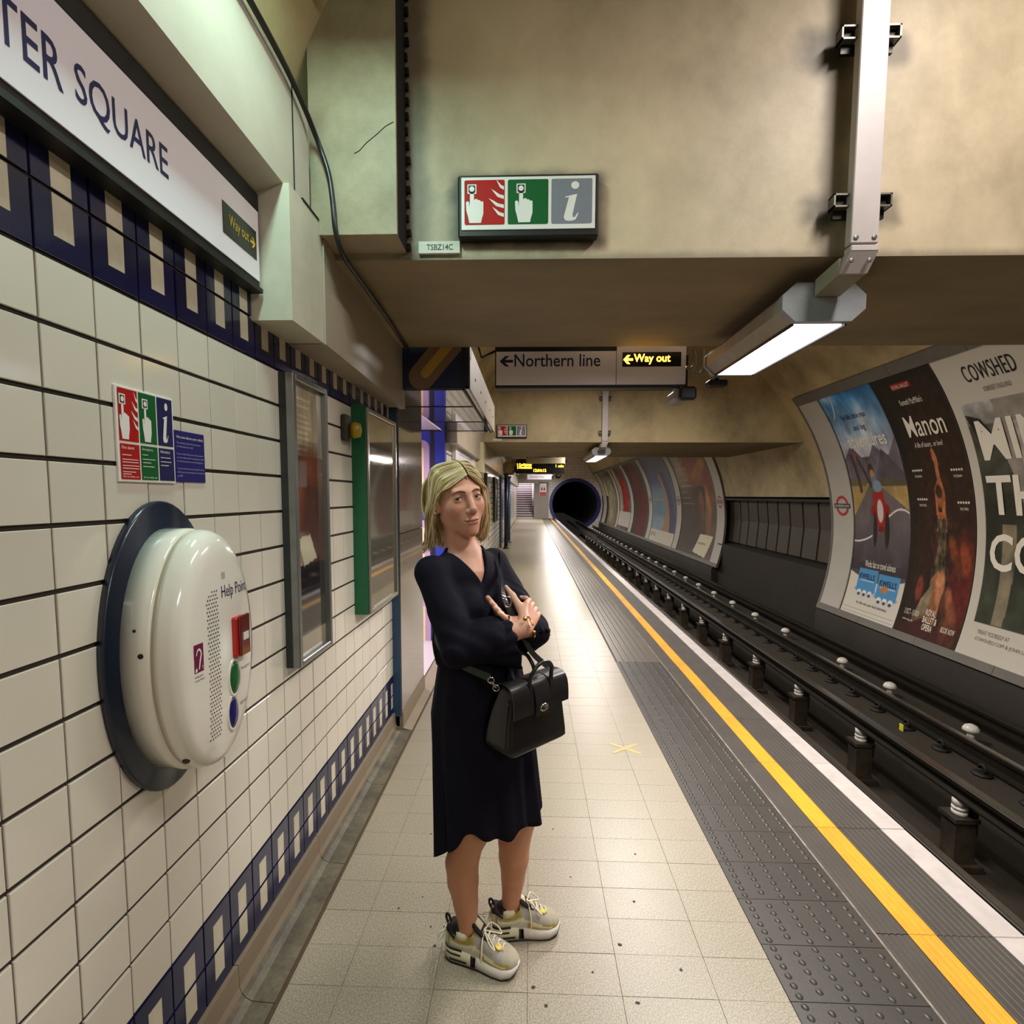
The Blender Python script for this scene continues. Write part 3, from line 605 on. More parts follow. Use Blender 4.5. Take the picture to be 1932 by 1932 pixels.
def emergency_sign(x0, x1, y, z0, z1, label, third=m_grey):
    t = empty('emergency_sign', ((x0 + x1) / 2, y, z0), label, 'sign', 'emergency signs on beams'); ux, uy = (1, 0, 0), (0, 0, 1)
    MB().cbox(x0 - .008, x1 + .008, y - .035, y + .01, z0 - .02, z1 + .008, .006).build('casing', m_black, t)
    MB().cbox(x0 + .006, x1 - .006, y - .039, y - .033, z0 + .006, z1 - .004, .001).build('face', m_white, t); yf = y - .039
    W = x1 - x0; h = z1 - z0; g = W * .023; cw = (W - .012 - 4 * g) / 3
    for k, mm in enumerate((m_red, m_green, third)):
        a = x0 + .006 + g + k * (cw + g); bt_ = z0 + .006 + h * .09; tp = z1 - h * .075
        shape([rrect(0, cw, 0, tp - bt_, .006)], (a, yf, bt_), ux, uy, mm, 'panel', t); ph = tp - bt_
        if k < 2:
            cx = cw * (.28 if k == 0 else .42)
            shape(hand_polys(cx, ph * .50, ph * .04), (a, yf, bt_), ux, uy, m_white, 'hand_symbol', t, .0016)
            bx = cx - ph * .088; bz = ph * .80
            shape([rrect(bx - ph * .105, bx + ph * .105, bz - ph * .105, bz + ph * .105, .002)], (a, yf, bt_), ux, uy, m_white, 'button_symbol', t, .0016)
            shape([rrect(bx - ph * .08, bx + ph * .08, bz - ph * .08, bz + ph * .08, .002)], (a, yf, bt_), ux, uy, m_ink, 'button_symbol', t, .002); shape([ell(bx, bz, ph * .06, ph * .06, 14)], (a, yf, bt_), ux, uy, m_white, 'button_symbol', t, .0024)
            if k == 0: shape(flames(cw * .98, ph * .10, ph * .92), (a, yf, bt_), ux, uy, m_white, 'flame_symbol', t, .0016)
        else: info_i(a, yf, bt_, cw, ph, ux, uy, t)
    for k in range(2): pass
    return t
def info_i(a, yf, bt_, cw, ph, ux, uy, t, o=None):
    o = (a, yf, bt_) if o is None else o
    stem = [(.34, .60), (.63, .655), (.52, .20), (.53, .14), (.58, .14), (.645, .235), (.665, .22), (.60, .09), (.52, .06), (.42, .055), (.33, .075), (.305, .15), (.43, .585), (.345, .575)]
    shape([[(x * cw, y * ph) for x, y in stem], ell(cw * .58, ph * .85, cw * .10, ph * .085, 16)], o, ux, uy, m_white, 'info_symbol', t, .0016)
emergency_sign(-.276, .247, 2.085, 2.612, 2.815, 'fire, emergency and information sign on the near beam')
emergency_sign(-.575, -.072, 9.02, 2.612, 2.815, 'small distant fire, emergency and information sign on the farther beam')
m_plate = mat('id_plate', 'c9c4b6', .5, var=.1, vscale=20)
t = empty('id_plate', (-.36, 2.085, 2.55), 'small white plate lettered TSBZ14C beside the sooty pier', 'plate')
MB().cbox(-.444, -.281, 2.078, 2.092, 2.548, 2.594, .001).build('plate', m_plate, t); text('TSBZ14C', (-.412, 2.078, 2.560), (1, 0, 0), (0, 0, 1), .104, .022, m_ink, 'lettering', t, .01)
t = empty('id_plate', (-.66, 9.0, 2.55), 'tiny white plate on the farther beam near its left end', 'plate')
MB().cbox(-.66, -.50, 9.012, 9.024, 2.545, 2.59, .001).build('plate', m_plate, t)
# ---- hanging line sign
t = empty('line_sign', (.39, 3.45, 2.32), 'hanging sign reading Northern line with lit Way out', 'sign'); ux, uy = (1, 0, 0), (0, 0, 1); y = 3.44
MB().cbox(-.236, 1.008, y, y + .10, 2.305, 2.60, .004).build('casing', m_black, t)
MB().cbox(-.228, .555, y - .006, y + .01, 2.325, 2.540, .001).build('name_panel', m_signwhite, t)
MB().cbox(.558, 1.004, y - .010, y + .01, 2.325, 2.582, .001).build('way_out_panel', m_signwhite, t)
text('Northern line', (-.108, y - .006, 2.442), ux, uy, .560, .081, m_navy, 'lettering', t, .008)
def arrow(w, h, k=.23):
    return [[(0, h / 2), (w * .42, h), (w * .72, h), (w * .40, h * .63), (w, h * .63), (w, h * .37), (w * .40, h * .37), (w * .72, 0), (w * .42, 0)]]
shape(arrow(.088, .068), (-.205, y - .006, 2.444), ux, uy, m_navy, 'arrow', t)
m_led = mat('amber_led', 'ffc83a', .5, emit='ffb52a', estr=14.0); m_ledbk = mat('led_window', '14100a', .25); m_led.cycles.emission_sampling = 'NONE'
MB().box(.594, .972, y - .0115, y - .0095, 2.438, 2.530).build('led_window', m_ledbk, t)
text('Way out', (.668, y - .0115, 2.452), ux, uy, .235, .066, m_led, 'lit_lettering', t, .012); shape(arrow(.062, .056), (.600, y - .0115, 2.455), ux, uy, m_led, 'lit_arrow', t)
MB().tube([(.2, 3.5, 2.59), (.2, 3.5, 2.9)], .015, 8).build('hanger', m_dkmetal, t); MB().tube([(.8, 3.5, 2.59), (.8, 3.5, 2.9)], .015, 8).build('hanger', m_dkmetal, t)
MB().tube([(-.236, 3.49, 2.56), (-.33, 3.5, 2.52), (-.36, 3.5, 2.62)], .008, 6).build('sign_cable', m_dkmetal, t)
# ---- station name sign on the left wall
t = empty('station_sign', (-.88, 1.2, 2.29), 'long white station name sign lettered LEICESTER SQUARE with navy capitals', 'sign')
xs = -.880; uxw, uyw = (0, 1, 0), (0, 0, 1)
MB().box(WX, xs - .004, -2.2, 1.692, 2.262, 2.518).build('casing', m_black, t)
MB().cbox(xs - .008, xs, -2.2, 1.690, 2.288, 2.506, .001).build('face', m_signwhite, t)
def wtext(s, y, z, w, h, m_, nm, par, x=xs, **k): return text(s, (x, y, z), uxw, uyw, w, h, m_, nm, par, **k)
wtext('LEICESTER', .655, 2.348, .336, .082, m_navy, 'lettering', t, bold=.004); wtext('SQUARE', 1.017, 2.346, .255, .086, m_navy, 'lettering', t, bold=.004)
MB().box(xs, xs + .0015, 1.492, 1.672, 2.348, 2.436).build('way_out_label', m_ledbk, t)
m_wy = mat('yellow_print', 'e3c21c', .4); wtext('Way out', 1.522, 2.372, .104, .042, m_wy, 'lettering', t, x=xs + .0015)
shape([[(.03 - p[0], p[1]) for p in q][::-1] for q in arrow(.03, .032)], (xs + .0015, 1.634, 2.376), uxw, uyw, m_wy, 'arrow', t)
MB().box(WX, -.872, -2.2, 1.692, 2.252, 2.266).build('lower_channel', m_black, t)
# ---- wall notices
t = empty('emergency_notice', (WX, 1.2, 1.63), 'red, green and navy emergency notice fixed to the wall tiles', 'sign'); x = WX + .006
MB().cbox(WX, x, 1.113, 1.296, 1.628, 1.842, .001).build('backing', m_white, t)
fy = [1.119, 1.176, 1.180, 1.2345, 1.2385, 1.291]
for k, mm in enumerate((m_red, m_green, m_navy)):
    a, c = fy[2 * k], fy[2 * k + 1]; cw = c - a
    shape([[(0, 0), (cw, 0), (cw, .117), (0, .117)]], (x, a, 1.720), uxw, uyw, mm, 'panel', t); shape([[(0, 0), (cw, 0), (cw, .080), (0, .080)]], (x, a, 1.634), uxw, uyw, mm, 'panel', t)
    if k < 2:
        cx = cw * (.36 if k == 0 else .5); shape([[(cx - .003 + (px_ - cx) * .62, py_) for px_, py_ in pg] for pg in hand_polys(cx, .055, .004)], (x, a, 1.720), uxw, uyw, m_white, 'hand_symbol', t, .0016)
        bx = cx - .0091; shape([rrect(bx - .009, bx + .009, .081, .104, .001)], (x, a, 1.720), uxw, uyw, m_white, 'button_symbol', t, .0016); shape([rrect(bx - .006, bx + .006, .084, .101, .001)], (x, a, 1.720), uxw, uyw, m_ink, 'button_symbol', t, .002); shape([ell(bx, .0925, .0045, .0065, 10)], (x, a, 1.720), uxw, uyw, m_white, 'button_symbol', t, .0024)
        if k == 0: shape([[(cw * .98 + (px_ - cw * .98) * .55, py_) for px_, py_ in pg] for pg in flames(cw * .98, .02, .105)], (x, a, 1.720), uxw, uyw, m_white, 'flame_symbol', t, .0016)
    else: info_i(0, 0, 0, cw, .112, uxw, uyw, t, (x, a, 1.722))
    wtext(('Fire alarm', 'Emergency', 'Information')[k], a + .004, 1.702, cw * .62, .007, m_white, 'lettering', t, x=x, lift=.0018)
    rows = ((.688, .5), (.678, .86), (.672, .86), (.664, .9), (.658, .9), (.650, .7), (.645, .45)) if k == 0 else ((.692, .32), (.682, .78), (.674, .5), (.665, .7)) if k == 1 else ((.690, .7), (.680, .75), (.671, .55))
    shape([[(.004, zz), (.004 + cw * ww * .95, zz), (.004 + cw * ww * .95, zz + .0016), (.004, zz + .0016)] for zz, ww in rows], (x, a, 1.0), uxw, uyw, m_white, 'small_print', t, .0018)
    if k < 2: wtext('Do not delay use', a + .004, 1.637, cw * .80, .0055, m_white, 'lettering', t, x=x, lift=.0018)
t = empty('safety_notice', (WX, 1.36, 1.633), 'smaller dark blue safety notice beside the red and green notice', 'sign'); x = WX + .004
MB().cbox(WX, x, 1.300, 1.421, 1.633, 1.766, .0008).build('panel', mat('notice_blue', '1c1a68', .35), t)
wtext('We care about your safety', 1.306, 1.744, .108, .009, m_white, 'lettering', t, x=x)
m_pale = mat('pale_blue_print', 'a9a8cf', .5)
for k, s in enumerate(('This area is covered by cameras', 'to help keep you safe', '', 'If you need help, press the button', 'on the help point to speak to staff', 'or call the police in an emergency', '', 'You can also text any concerns to us', 'while you are travelling on the network', 'or 999')):
    if s: wtext(s, 1.306, 1.731 - k * .0095, min(.109, len(s) * .0031), .0058, m_pale, 'small_print', t, x=x)
# ================================================================ HELP POINT
hp = empty('help_point', (WX, 1.235, .87), 'oval white help point on a dark navy back plate', 'help point')
hc = (WX, 1.228, 1.222); m_hpw = mat('help_point_white', 'e9e5da', .14, coat=.6, var=.015); m_hpn = mat('help_point_navy', '141d2e', .3, coat=.2)
MB().lathe([(.0, 0), (1, .0), (1.0, .012), (.985, .018), (.0, .018)], hc, (1, 0, 0), 56, sx=.195, sy=.362).build('back_plate', m_hpn, hp)
dc = (WX, 1.232, 1.215)
MB().lathe([(1.0, .015), (1.0, .078), (.985, .084), (.0, .084)], dc, (1, 0, 0), 56, sx=.160, sy=.302).build('drum', m_hpw, hp)
MB().lathe([(.972, .082), (.972, .094)], dc, (1, 0, 0), 56, sx=.160, sy=.302).build('seal_groove', mat('seal_cream', 'b5aa8c', .5), hp)
cov = [(1.0, .093), (1.005, .102), (.995, .122), (.96, .139), (.90, .148), (.78, .1535), (.5, .157), (.25, .1585), (.0, .159)]
MB().lathe(cov, dc, (1, 0, 0), 64, sx=.158, sy=.298).build('front_cover', m_hpw, hp)
def hp_x(y, z):
    r = math.hypot((y - dc[1]) / .158, (z - dc[2]) / .298); rr = [c[0] for c in cov][::-1]; hh = [c[1] for c in cov][::-1]; return WX + float(np.interp(r, rr, hh))
def hp_text(s, y, z, w, h, m_, nm, **k):
    V, F = text_uv(s, w, h, **k); return mesh_np(nm, [(hp_x(y + a, z + b) + .0009, y + a, z + b) for a, b in V], F, m_, hp)
def hp_shape(polys, y, z, m_, nm, lift=.0009):
    V = []; F = []
    for p in polys:
        F.append(tuple(range(len(V), len(V) + len(p)))); V += [(hp_x(y + a, z + b) + lift, y + a, z + b) for a, b in p]
    return mesh_np(nm, V, F, m_, hp)
hp_text('Help Point', 1.226, 1.335, .118, .040, m_navy, 'lettering')
hp_shape([ell(1.205 - 1.205 + c * .0088 + (r % 2) * .0044, r * .0092, .0022, .0026, 6) for r in range(40) for c in range(5) if not (c + r * .5 < 0) and (r < 37 or c > r - 38)], 1.168, 1.008, mat('grille_hole', '4a463e', .8), 'speaker_grille')
m_pl = mat('plum_print', '6d1540', .4)
hp_shape([[(0, 0), (.030, 0), (.030, .066), (0, .066)]], 1.118, 1.190, m_pl, 'hearing_loop_label')
hp_shape([[(.006 + .009 * (1 - math.cos(a)), .040 + .016 * math.sin(a)) for a in np.linspace(0, math.pi, 9)] + [(.020, .026), (.016, .008), (.012, .006), (.016, .028), (.020, .040)] + [(.0085 + .006 * (1 - math.cos(a)), .040 + .011 * math.sin(a)) for a in np.linspace(math.pi, 0, 9)], [(.002, .001), (.009, .004), (.007, .012), (.002, .009)]], 1.118, 1.190, m_white, 'ear_symbol', .0014)
hp_text('T', 1.142, 1.194, .005, .008, m_white, 'ear_symbol'); hp_text('Induction', 1.119, 1.178, .026, .006, m_pl, 'lettering'); hp_text('Loop fitted', 1.119, 1.168, .030, .0065, m_pl, 'lettering')
hp_shape([[(0, 0), (.013, 0), (.013, .016), (0, .016)]], 1.232, 1.392, mat('faded_label', 'b3a9a2', .5), 'small_label')
hb = MB().cbox(hp_x(1.27, 1.24) - .02, WX + .172, 1.262, 1.306, 1.182, 1.286, .004).build('alarm_box', mat('alarm_red', 'b3241c', .3), hp)
MB().cbox(WX + .1725, WX + .180, 1.266, 1.310, 1.184, 1.290, .003).build('alarm_cover', mat('smoky_cover', '6b2a28', .1, coat=.5), hb); hp_l = MB().box(WX + .180, WX + .181, 1.276, 1.300, 1.225, 1.245).build('alarm_label', m_white, hb)
for (cy, cz, ry, rz, mm, nm) in ((1.266, 1.130, .022, .042, mat('button_green', '1e5c2c', .25), 'emergency_button'), (1.258, 1.040, .020, .040, mat('button_navy', '201f5e', .25), 'information_button')):
    MB().lathe([(1.0, 0), (1.0, .004), (.8, .007), (0, .008)], (hp_x(cy, cz) - .002, cy, cz), (1, 0, 0), 20, sx=ry, sy=rz).build(nm, mm, hp)
    MB().lathe([(1.28, -.002), (1.22, .0035), (1.05, .0042), (1.02, .001)], (hp_x(cy, cz) - .001, cy, cz), (1, 0, 0), 20, sx=ry, sy=rz).build('button_ring', m_hpw, hp)
hp_text('Emergency', 1.300, 1.135, .045, .011, m_grey, 'lettering'); hp_text('Information', 1.292, 1.045, .045, .011, m_grey, 'lettering')
for yy, zz, rr in ((1.063, 1.40, .0035), (1.104, 1.10, .0)):
    if rr: MB().lathe([(rr, 0), (rr, .003)], (WX + .05, dc[1] - .1525, 1.30), (0, -1, 0), 10).build('rivet', m_ink, hp)
MB().lathe([(.006, 0), (.006, .002), (.004, .0025)], (WX + .066, dc[1] - .159, 1.245), (.2, -1, 0), 12).build('lock', m_dkmetal, hp); MB().lathe([(.009, 0), (.007, .004)], (WX + .11, dc[1] - .092, .972), (.2, -.8, -.6), 10).build('plug', mat('brown_plug', '3b2c1d', .6), hp)
# ================================================================ FRAMES ON THE WALL
m_glass = mat('poster_glazing', '1a1815', .08, spec=.8, coat=1.0)
def paint_grid(name, o, ux, uy, w, h, img, parent, m_, mapf=None):
    """flat print as a fine grid whose vertex colours are the picture"""
    H_, W_, _ = img.shape; u, v = np.meshgrid(np.linspace(0, 1, W_), np.linspace(1, 0, H_))
    if mapf is None:
        P = np.array(o, float) + (u[..., None] * w) * np.array(ux, float) + (v[..., None] * h) * np.array(uy, float)
    else: P = mapf(u, v)
    idx = np.arange(H_ * W_).reshape(H_, W_); F = np.stack([idx[1:, :-1], idx[1:, 1:], idx[:-1, 1:], idx[:-1, :-1]], -1).reshape(-1, 4)
    c = img.reshape(-1, 3); c = np.where(c <= .04045, c / 12.92, ((c + .055) / 1.055) ** 2.4)
    return mesh_np(name, P.reshape(-1, 3), F, m_, parent, colors=c)
def C(h): return np.array([int(h[i:i + 2], 16) / 255 for i in (0, 2, 4)])
class Cv:
    def __init__(s, W_, H_, c): s.W, s.H = W_, H_; s.a = np.tile(C(c), (H_, W_, 1)); s.x, s.y = np.meshgrid(np.linspace(0, 1, W_), np.linspace(0, 1, H_))
    def mix(s, m_, c): m_ = np.clip(m_, 0, 1)[..., None]; s.a = s.a * (1 - m_) + (C(c) if isinstance(c, str) else c) * m_; return s
    def grad(s, c0, c1, y0=0, y1=1):
        t = np.clip((s.y - y0) / (y1 - y0), 0, 1); msk = (s.y >= y0) & (s.y <= y1); col = C(c0) * (1 - t[..., None]) + C(c1) * t[..., None]; s.a = np.where(msk[..., None], col, s.a); return s
    def ell(s, cx, cy, rx, ry, c, soft=.15, rot=0., al=1.):
        dx, dy = s.x - cx, (s.y - cy); cs, sn = math.cos(rot), math.sin(rot); X = (dx * cs + dy * sn) / rx; Y = (-dx * sn + dy * cs) / ry
        return s.mix((1 + soft - np.hypot(X, Y)) / soft * al if al == 1. else np.clip((1 + soft - np.hypot(X, Y)) / soft, 0, 1) * al, c)
    def poly(s, pts, c, al=1.):
        ins = np.zeros_like(s.x, bool); n = len(pts)
        for i in range(n):
            x1, y1 = pts[i]; x2, y2 = pts[(i + 1) % n]; cond = ((y1 > s.y) != (y2 > s.y)); xx = (x2 - x1) * (s.y - y1) / ((y2 - y1) if y2 != y1 else 1e-9) + x1; ins ^= cond & (s.x < xx)
        return s.mix(ins * al, c)
    def rect(s, x0, x1, y0, y1, c, al=1.): return s.mix(((s.x >= x0) & (s.x <= x1) & (s.y >= y0) & (s.y <= y1)) * al, c)
    def noise(s, sc, amt, seed=0, sy=None, mask=None):
        r = np.random.default_rng(seed); n = np.zeros_like(s.x); 
        for o_ in range(4):
            k = sc * 2 ** o_; kx, ky = int(k) + 2, int((sy or sc) * 2 ** o_) + 2; g = r.random((ky + 1, kx + 1)); X = s.x * (kx - .001); Y = s.y * (ky - .001); xi, yi = X.astype(int), Y.astype(int); fx, fy = X - xi, Y - yi
            fx = fx * fx * (3 - 2 * fx); fy = fy * fy * (3 - 2 * fy)
            n += ((g[yi, xi] * (1 - fx) + g[yi, xi + 1] * fx) * (1 - fy) + (g[yi + 1, xi] * (1 - fx) + g[yi + 1, xi + 1] * fx) * fy) / 2 ** o_
        n = n / 1.875 - .5; s.n = n; m_ = 1 if mask is None else mask
        s.a = np.clip(s.a * (1 + (amt * 2 * n * m_)[..., None]), 0, 1); return s
m_print = mat('poster_print', 'ffffff', .32, attr='Col', spec=.35)
m_printg = mat('glazed_print', 'ffffff', .06, attr='Col', spec=.8, coat=.8)
def wall_frame(name, label, cat, y0, y1, z0, z1, x1, img, side, front=None):
    t = empty(name, (WX, (y0 + y1) / 2, z0), label, cat)
    MB().box(WX, x1 - .03, y0, y1, z0, z1).build('box', side, t)
    fw = .022
    for nm, a in (('frame_bar', (y0 - .004, y0 + fw, z0, z1)), ('frame_bar', (y1 - fw, y1, z0, z1)), ('frame_bar', (y0 + fw, y1 - fw, z1 - fw, z1)), ('frame_bar', (y0 + fw, y1 - fw, z0, z0 + fw))):
        MB().cbox(x1 - .03, x1, a[0], a[1], a[2], a[3], .003).build(nm, m_alu, t)
    return t
cv = Cv(60, 150, '9c927c'); cv.grad('aaa08a', '8f8570', 0, .25).noise(4, .1, 1); cv.rect(.1, .62, .05, .06, 'c7bda6').rect(.1, .55, .075, .085, 'c0b6a0')
for k in range(8): cv.rect(.08, .5 + .2 * ((k * 7) % 3) / 3, .11 + k * .02, .116 + k * .02, 'bcb29b')
cv.rect(0, 1, .26, .315, '55524f').ell(.55, .46, .42, .17, '6d3f2f', .6).ell(.5, .4, .3, .1, '7d4a33', .8).ell(.45, .50, .2, .1, '5b3328', .6).ell(.7, .55, .3, .15, '4a2f2a', .8)
cv.noise(7, .3, 3); cv.rect(0, 1, .66, .80, '201f22').rect(0, 1, .80, .92, '3b3936').rect(0, 1, .92, 1, '8d8470').poly([(.12, .56), (.5, .55), (.72, .645), (.3, .665)], 'b8b199').rect(0, .45, .28, .37, '7d7c80', .7)
t = wall_frame('framed_poster', 'tall grey metal poster frame with glazed dark poster on tiles', 'poster frame', 1.868, 2.185, .945, 2.045, -.862, None, mat('frame_box_dark', '2a2c2b', .5))
paint_grid('poster', (-.884, 1.886, .965), uxw, uyw, .28, 1.06, cv.a, t, m_printg)
t = empty('notice_board', (WX, 2.9, .97), 'green sided notice board with bright silver glazed front', 'notice board')
MB().box(WX, -.846, 2.628, 2.634, .972, 2.062).build('side_panel', mat('notice_green', '0d5a38', .45), t); MB().box(WX, -.862, 2.634, 3.20, .985, 2.045).build('box', m_black, t)
for a in ((2.64, 2.664, .968, 2.05), (3.186, 3.21, .968, 2.05), (2.664, 3.186, .968, .992), (2.664, 3.186, 2.026, 2.05)): MB().cbox(-.866, -.836, *a, .003).build('frame_bar', mat('bright_frame', 'a7a49a', .25, metal=.85), t)
m_mir = mat('wavy_glazing', '9b9484', .05, metal=.75, bump=.02, bscale=3); MB().box(-.864, -.848, 2.66, 3.19, .985, 2.03).build('glazing', m_mir, t)
t = empty('alarm_unit', (WX, 2.52, 1.88), 'small yellow and dark alarm unit on the tiles beside the green board', 'alarm')
MB().cbox(WX, WX + .03, 2.475, 2.545, 1.865, 1.99, .006).build('base', mat('alarm_dark', '2b2717', .5), t); MB().lathe([(.02, 0), (.028, .02), (.022, .05), (.0, .055)], (WX + .028, 2.535, 1.92), (1, .3, 0), 14, sy=1.5).build('yellow_sounder', mat('alarm_yellow', '9c8212', .4), t)
# ================================================================ CROSS PASSAGE SURROUND
def surround(y0, y1, lab, lit):
    t = empty('passage_surround', (WX, y0, 0), lab, 'surround'); s = (y1 - y0) / 2.25
    m_pb = mat('film_blue_enamel', '18264f', .3); m_pbl = mat('film_blue_lit', '2234a8', .3); m_pill = mat('pill_tan', '8a705a', .5); m_bar = mat('pill_gold', 'cfa552', .4); m_mirr = mat('mirror_soffit', '8f8a8c', .06, metal=.95, bump=.015, bscale=2)  # far jamb blue: film blue brightened, passage light put into the colour
    m_side = mat('canopy_side', '938878', .5, var=.08, vscale=3, dirt='6e6454', dscale=4, damt=.5); m_gl = mat('gloss_mural', '6d6154', .12, coat=.6, dirt='3b3226', dscale=1.3, damt=.9, dstretch=(1, 1, .35))
    zc = 2.285
    MB().box(-.93, -.398, y0, y0 + .02, zc, 2.56).build('canopy_front', m_pb, t); MB().box(-.445, -.418, y0 - .003, y0, zc, 2.56).build('divider', m_black, t)
    MB().prism([(.05 * math.cos(a) + (0 if abs(a) < 1.58 else 0), .05 * math.sin(a)) for a in np.linspace(0, 6.28, 24, endpoint=False)], 'y', 0, .001)
    V = []; ca, sa = math.cos(.86), math.sin(.86)
    pill = [(.15 + .085 * math.cos(a), .085 * math.sin(a)) for a in np.linspace(-math.pi / 2, math.pi / 2, 9)] + [(-.15 + .085 * math.cos(a), .085 * math.sin(a)) for a in np.linspace(math.pi / 2, 1.5 * math.pi, 9)]
    shape([[(x * ca - y * sa, x * sa + y * ca) for x, y in pill]], (-.605, y0, 2.475), ux, uy, m_pill, 'sprocket_motif', t, .002)
    bar = rrect(-.15, .15, -.03, .03, .028); shape([[(x * ca - y * sa, x * sa + y * ca) for x, y in bar]], (-.60, y0, 2.475), ux, uy, m_bar, 'sprocket_motif', t, .004)
    MB().box(-.93, -.43, y0 + .02, y1, zc, zc + .02).build('canopy_soffit', m_mirr, t)
    for f in (0, .29, .66, .96): MB().box(-.93, -.43, y0 + .02 + f * (y1 - y0 - .05), y0 + .032 + f * (y1 - y0 - .05), zc - .004, zc).build('soffit_joint', m_black, t)
    MB().box(-.44, -.428, y0, y1, zc - .012, zc + .01).build('soffit_edge', m_black, t); MB().box(-.428, -.40, y0, y1, zc - .001, zc + .02).build('edge_strip', m_mirr, t)
    MB().box(-.402, -.39, y0, y1, zc + .0, 2.56).build('canopy_side', m_side, t)
    for k in range(5): MB().lathe([(.011, 0), (.008, .006)], (-.39, y0 + .3 + k * .42, zc + .12 - .0 * k), (1, 0, 0), 8).build('screw', m_alu, t)
    # glossy jamb panel
    MB().box(WX - .01, -.868, y0, y0 + .012, .10, zc).build('jamb_edge', mat('jamb_blue', '2a4767', .4), t); MB().box(-.88, -.862, y0 + .012, y0 + .72 * s, .13, 1.34).build('jamb_panel', m_gl, t); MB().box(-.88, -.862, y0 + .012, y0 + .72 * s, 1.345, zc).build('jamb_panel', m_gl, t)
    MB().box(WX - .1, -.88, y0 + .012, y0 + .72 * s, 0, zc).build('jamb_core', m_black, t); MB().box(-.9, -.855, y0 + .012, y0 + .73 * s, 0, .125).build('jamb_plinth', m_skirt, t)
    # far jamb facing the camera
    yj_ = y1 - .1
    MB().box(-1.9, WX, yj_, yj_ + .1, 0, zc).build('far_jamb', m_pbl, t); MB().box(-1.075, -1.03, yj_ - .004, yj_, 0, zc).build('divider', m_black, t)
    if lit:
        for k in range(3):
            zz = 1.83 - k * .86
            shape([rrect(-.08, .08, -.36, .36, .078, 6)], (-1.165, yj_, zz), ux, uy, mat('pill_pink', 'b79ab6', .4), 'sprocket_motif', t, .002); shape([rrect(-.022, .022, -.28, .28, .02, 4)], (-1.165, yj_, zz), ux, uy, mat('pill_bar', 'e8cfa6', .4), 'sprocket_motif', t, .004)
    return t
surround(3.35, 5.62, 'blue film-strip passage surround with mirrored canopy behind the woman', True)
surround(15.4, 17.4, 'distant blue passage surround near the far wall', False)
t = empty('striped_panel', (-.85, 17.8, 2.0), 'tan and white striped panel on the distant passage canopy', 'panel')  # plain striped panel, no lamp in it
MB().cbox(-.78, -.48, 15.33, 15.36, 2.22, 2.62, .05).build('panel', mat('striped_tan', 'a58a5c', .5), t); b = MB()
for k in range(3): b.add([(-.76 + k * .07, 15.325, 2.26), (-.73 + k * .07, 15.325, 2.26), (-.55 + k * .07, 15.325, 2.56), (-.58 + k * .07, 15.325, 2.56)], [(0, 1, 2, 3)])
b.build('stripe', mat('stripe_pale', 'cdb98e', .5), t)
# second name sign, boxes and columns along the far wall
t = empty('far_name_sign', (-.85, 7, 2.2), 'second white name sign on the wall past the passage', 'sign')
MB().cbox(WX, -.865, 6.0, 8.2, 2.02, 2.26, .004).build('face', m_signwhite, t); text('LEICESTER SQUARE', (-.865, 6.3, 2.08), uxw, uyw, 1.4, .09, m_navy, 'lettering', t)
o = MB().cbox(WX, -.76, 8.25, 8.6, 1.97, 2.45, .004).build('far_pilaster', mat('far_pilaster_paint', 'c2b790', .5)); setp(o, 'cream boxed pilaster at the end of the second name sign', 'pilaster')
m_col = mat('blue_column_paint', '3a5578', .35); m_cold = mat('dark_column_paint', '10141c', .4)
for k, (y_, mm, lab) in enumerate(((15.38, m_cold, 'dark slim column at the distant passage'), (17.42, m_col, 'blue slim column on the far side of the distant passage'))):
    b = MB(); b.tube([(-.72, y_, 0), (-.72, y_, 2.25)], .055, 14); b.lathe([(.08, 0), (.08, .05), (.06, .07)], (-.72, y_, 0), (0, 0, 1), 14); b.lathe([(.06, 0), (.085, .05), (.085, .08)], (-.72, y_, 2.17), (0, 0, 1), 14)
    setp(b.build('slim_column', mm), lab, 'column')
for k, (y_, lab) in enumerate(((10.2, 'nearer dark poster frame on the far wall'), (12.6, 'farther dark poster frame on the far wall'))):
    t = empty('display_case', (WX, y_, 1), lab, 'poster frame', 'frames on the far wall'); MB().box(WX + .001, -.86, y_, y_ + .8, .95, 2.05).build('box', m_dkmetal, t); MB().cbox(-.862, -.845, y_ + .02, y_ + .78, .97, 2.03, .004).build('glazing', m_mir, t)
# ---- train describer and distant hanging signs
t = empty('train_describer', (.28, 15, 2.2), 'dark train describer board with amber lettering far along the platform', 'display')
MB().cbox(-.42, 1.0, 15, 15.2, 2.24, 2.66, .01).build('casing', m_black, t); MB().cbox(-.12, 1.0, 14.96, 15.2, 2.52, 2.70, .01).build('top_box', mat('describer_top', 'b3a888', .5), t)
text('1 Cockfosters', (-.38, 15, 2.46), ux, uy, .42, .07, m_led, 'lit_lettering', t); text('2 Northfields', (-.38, 15, 2.38), ux, uy, .42, .07, m_led, 'lit_lettering', t); text('1 min', (.74, 15, 2.42), ux, uy, .22, .08, m_led, 'lit_lettering', t); text('12:04:12', (.10, 15, 2.29), ux, uy, .36, .08, m_led, 'lit_lettering', t)
MB().tube([(-.1, 15.1, 2.66), (-.1, 15.1, 4.3)], .02, 8).tube([(.8, 15.1, 2.66), (.8, 15.1, 4.3)], .02, 8).build('hanger', m_dkmetal, t)
t = empty('far_line_sign', (.3, 17, 2.1), 'distant white hanging sign under the train describer', 'sign')
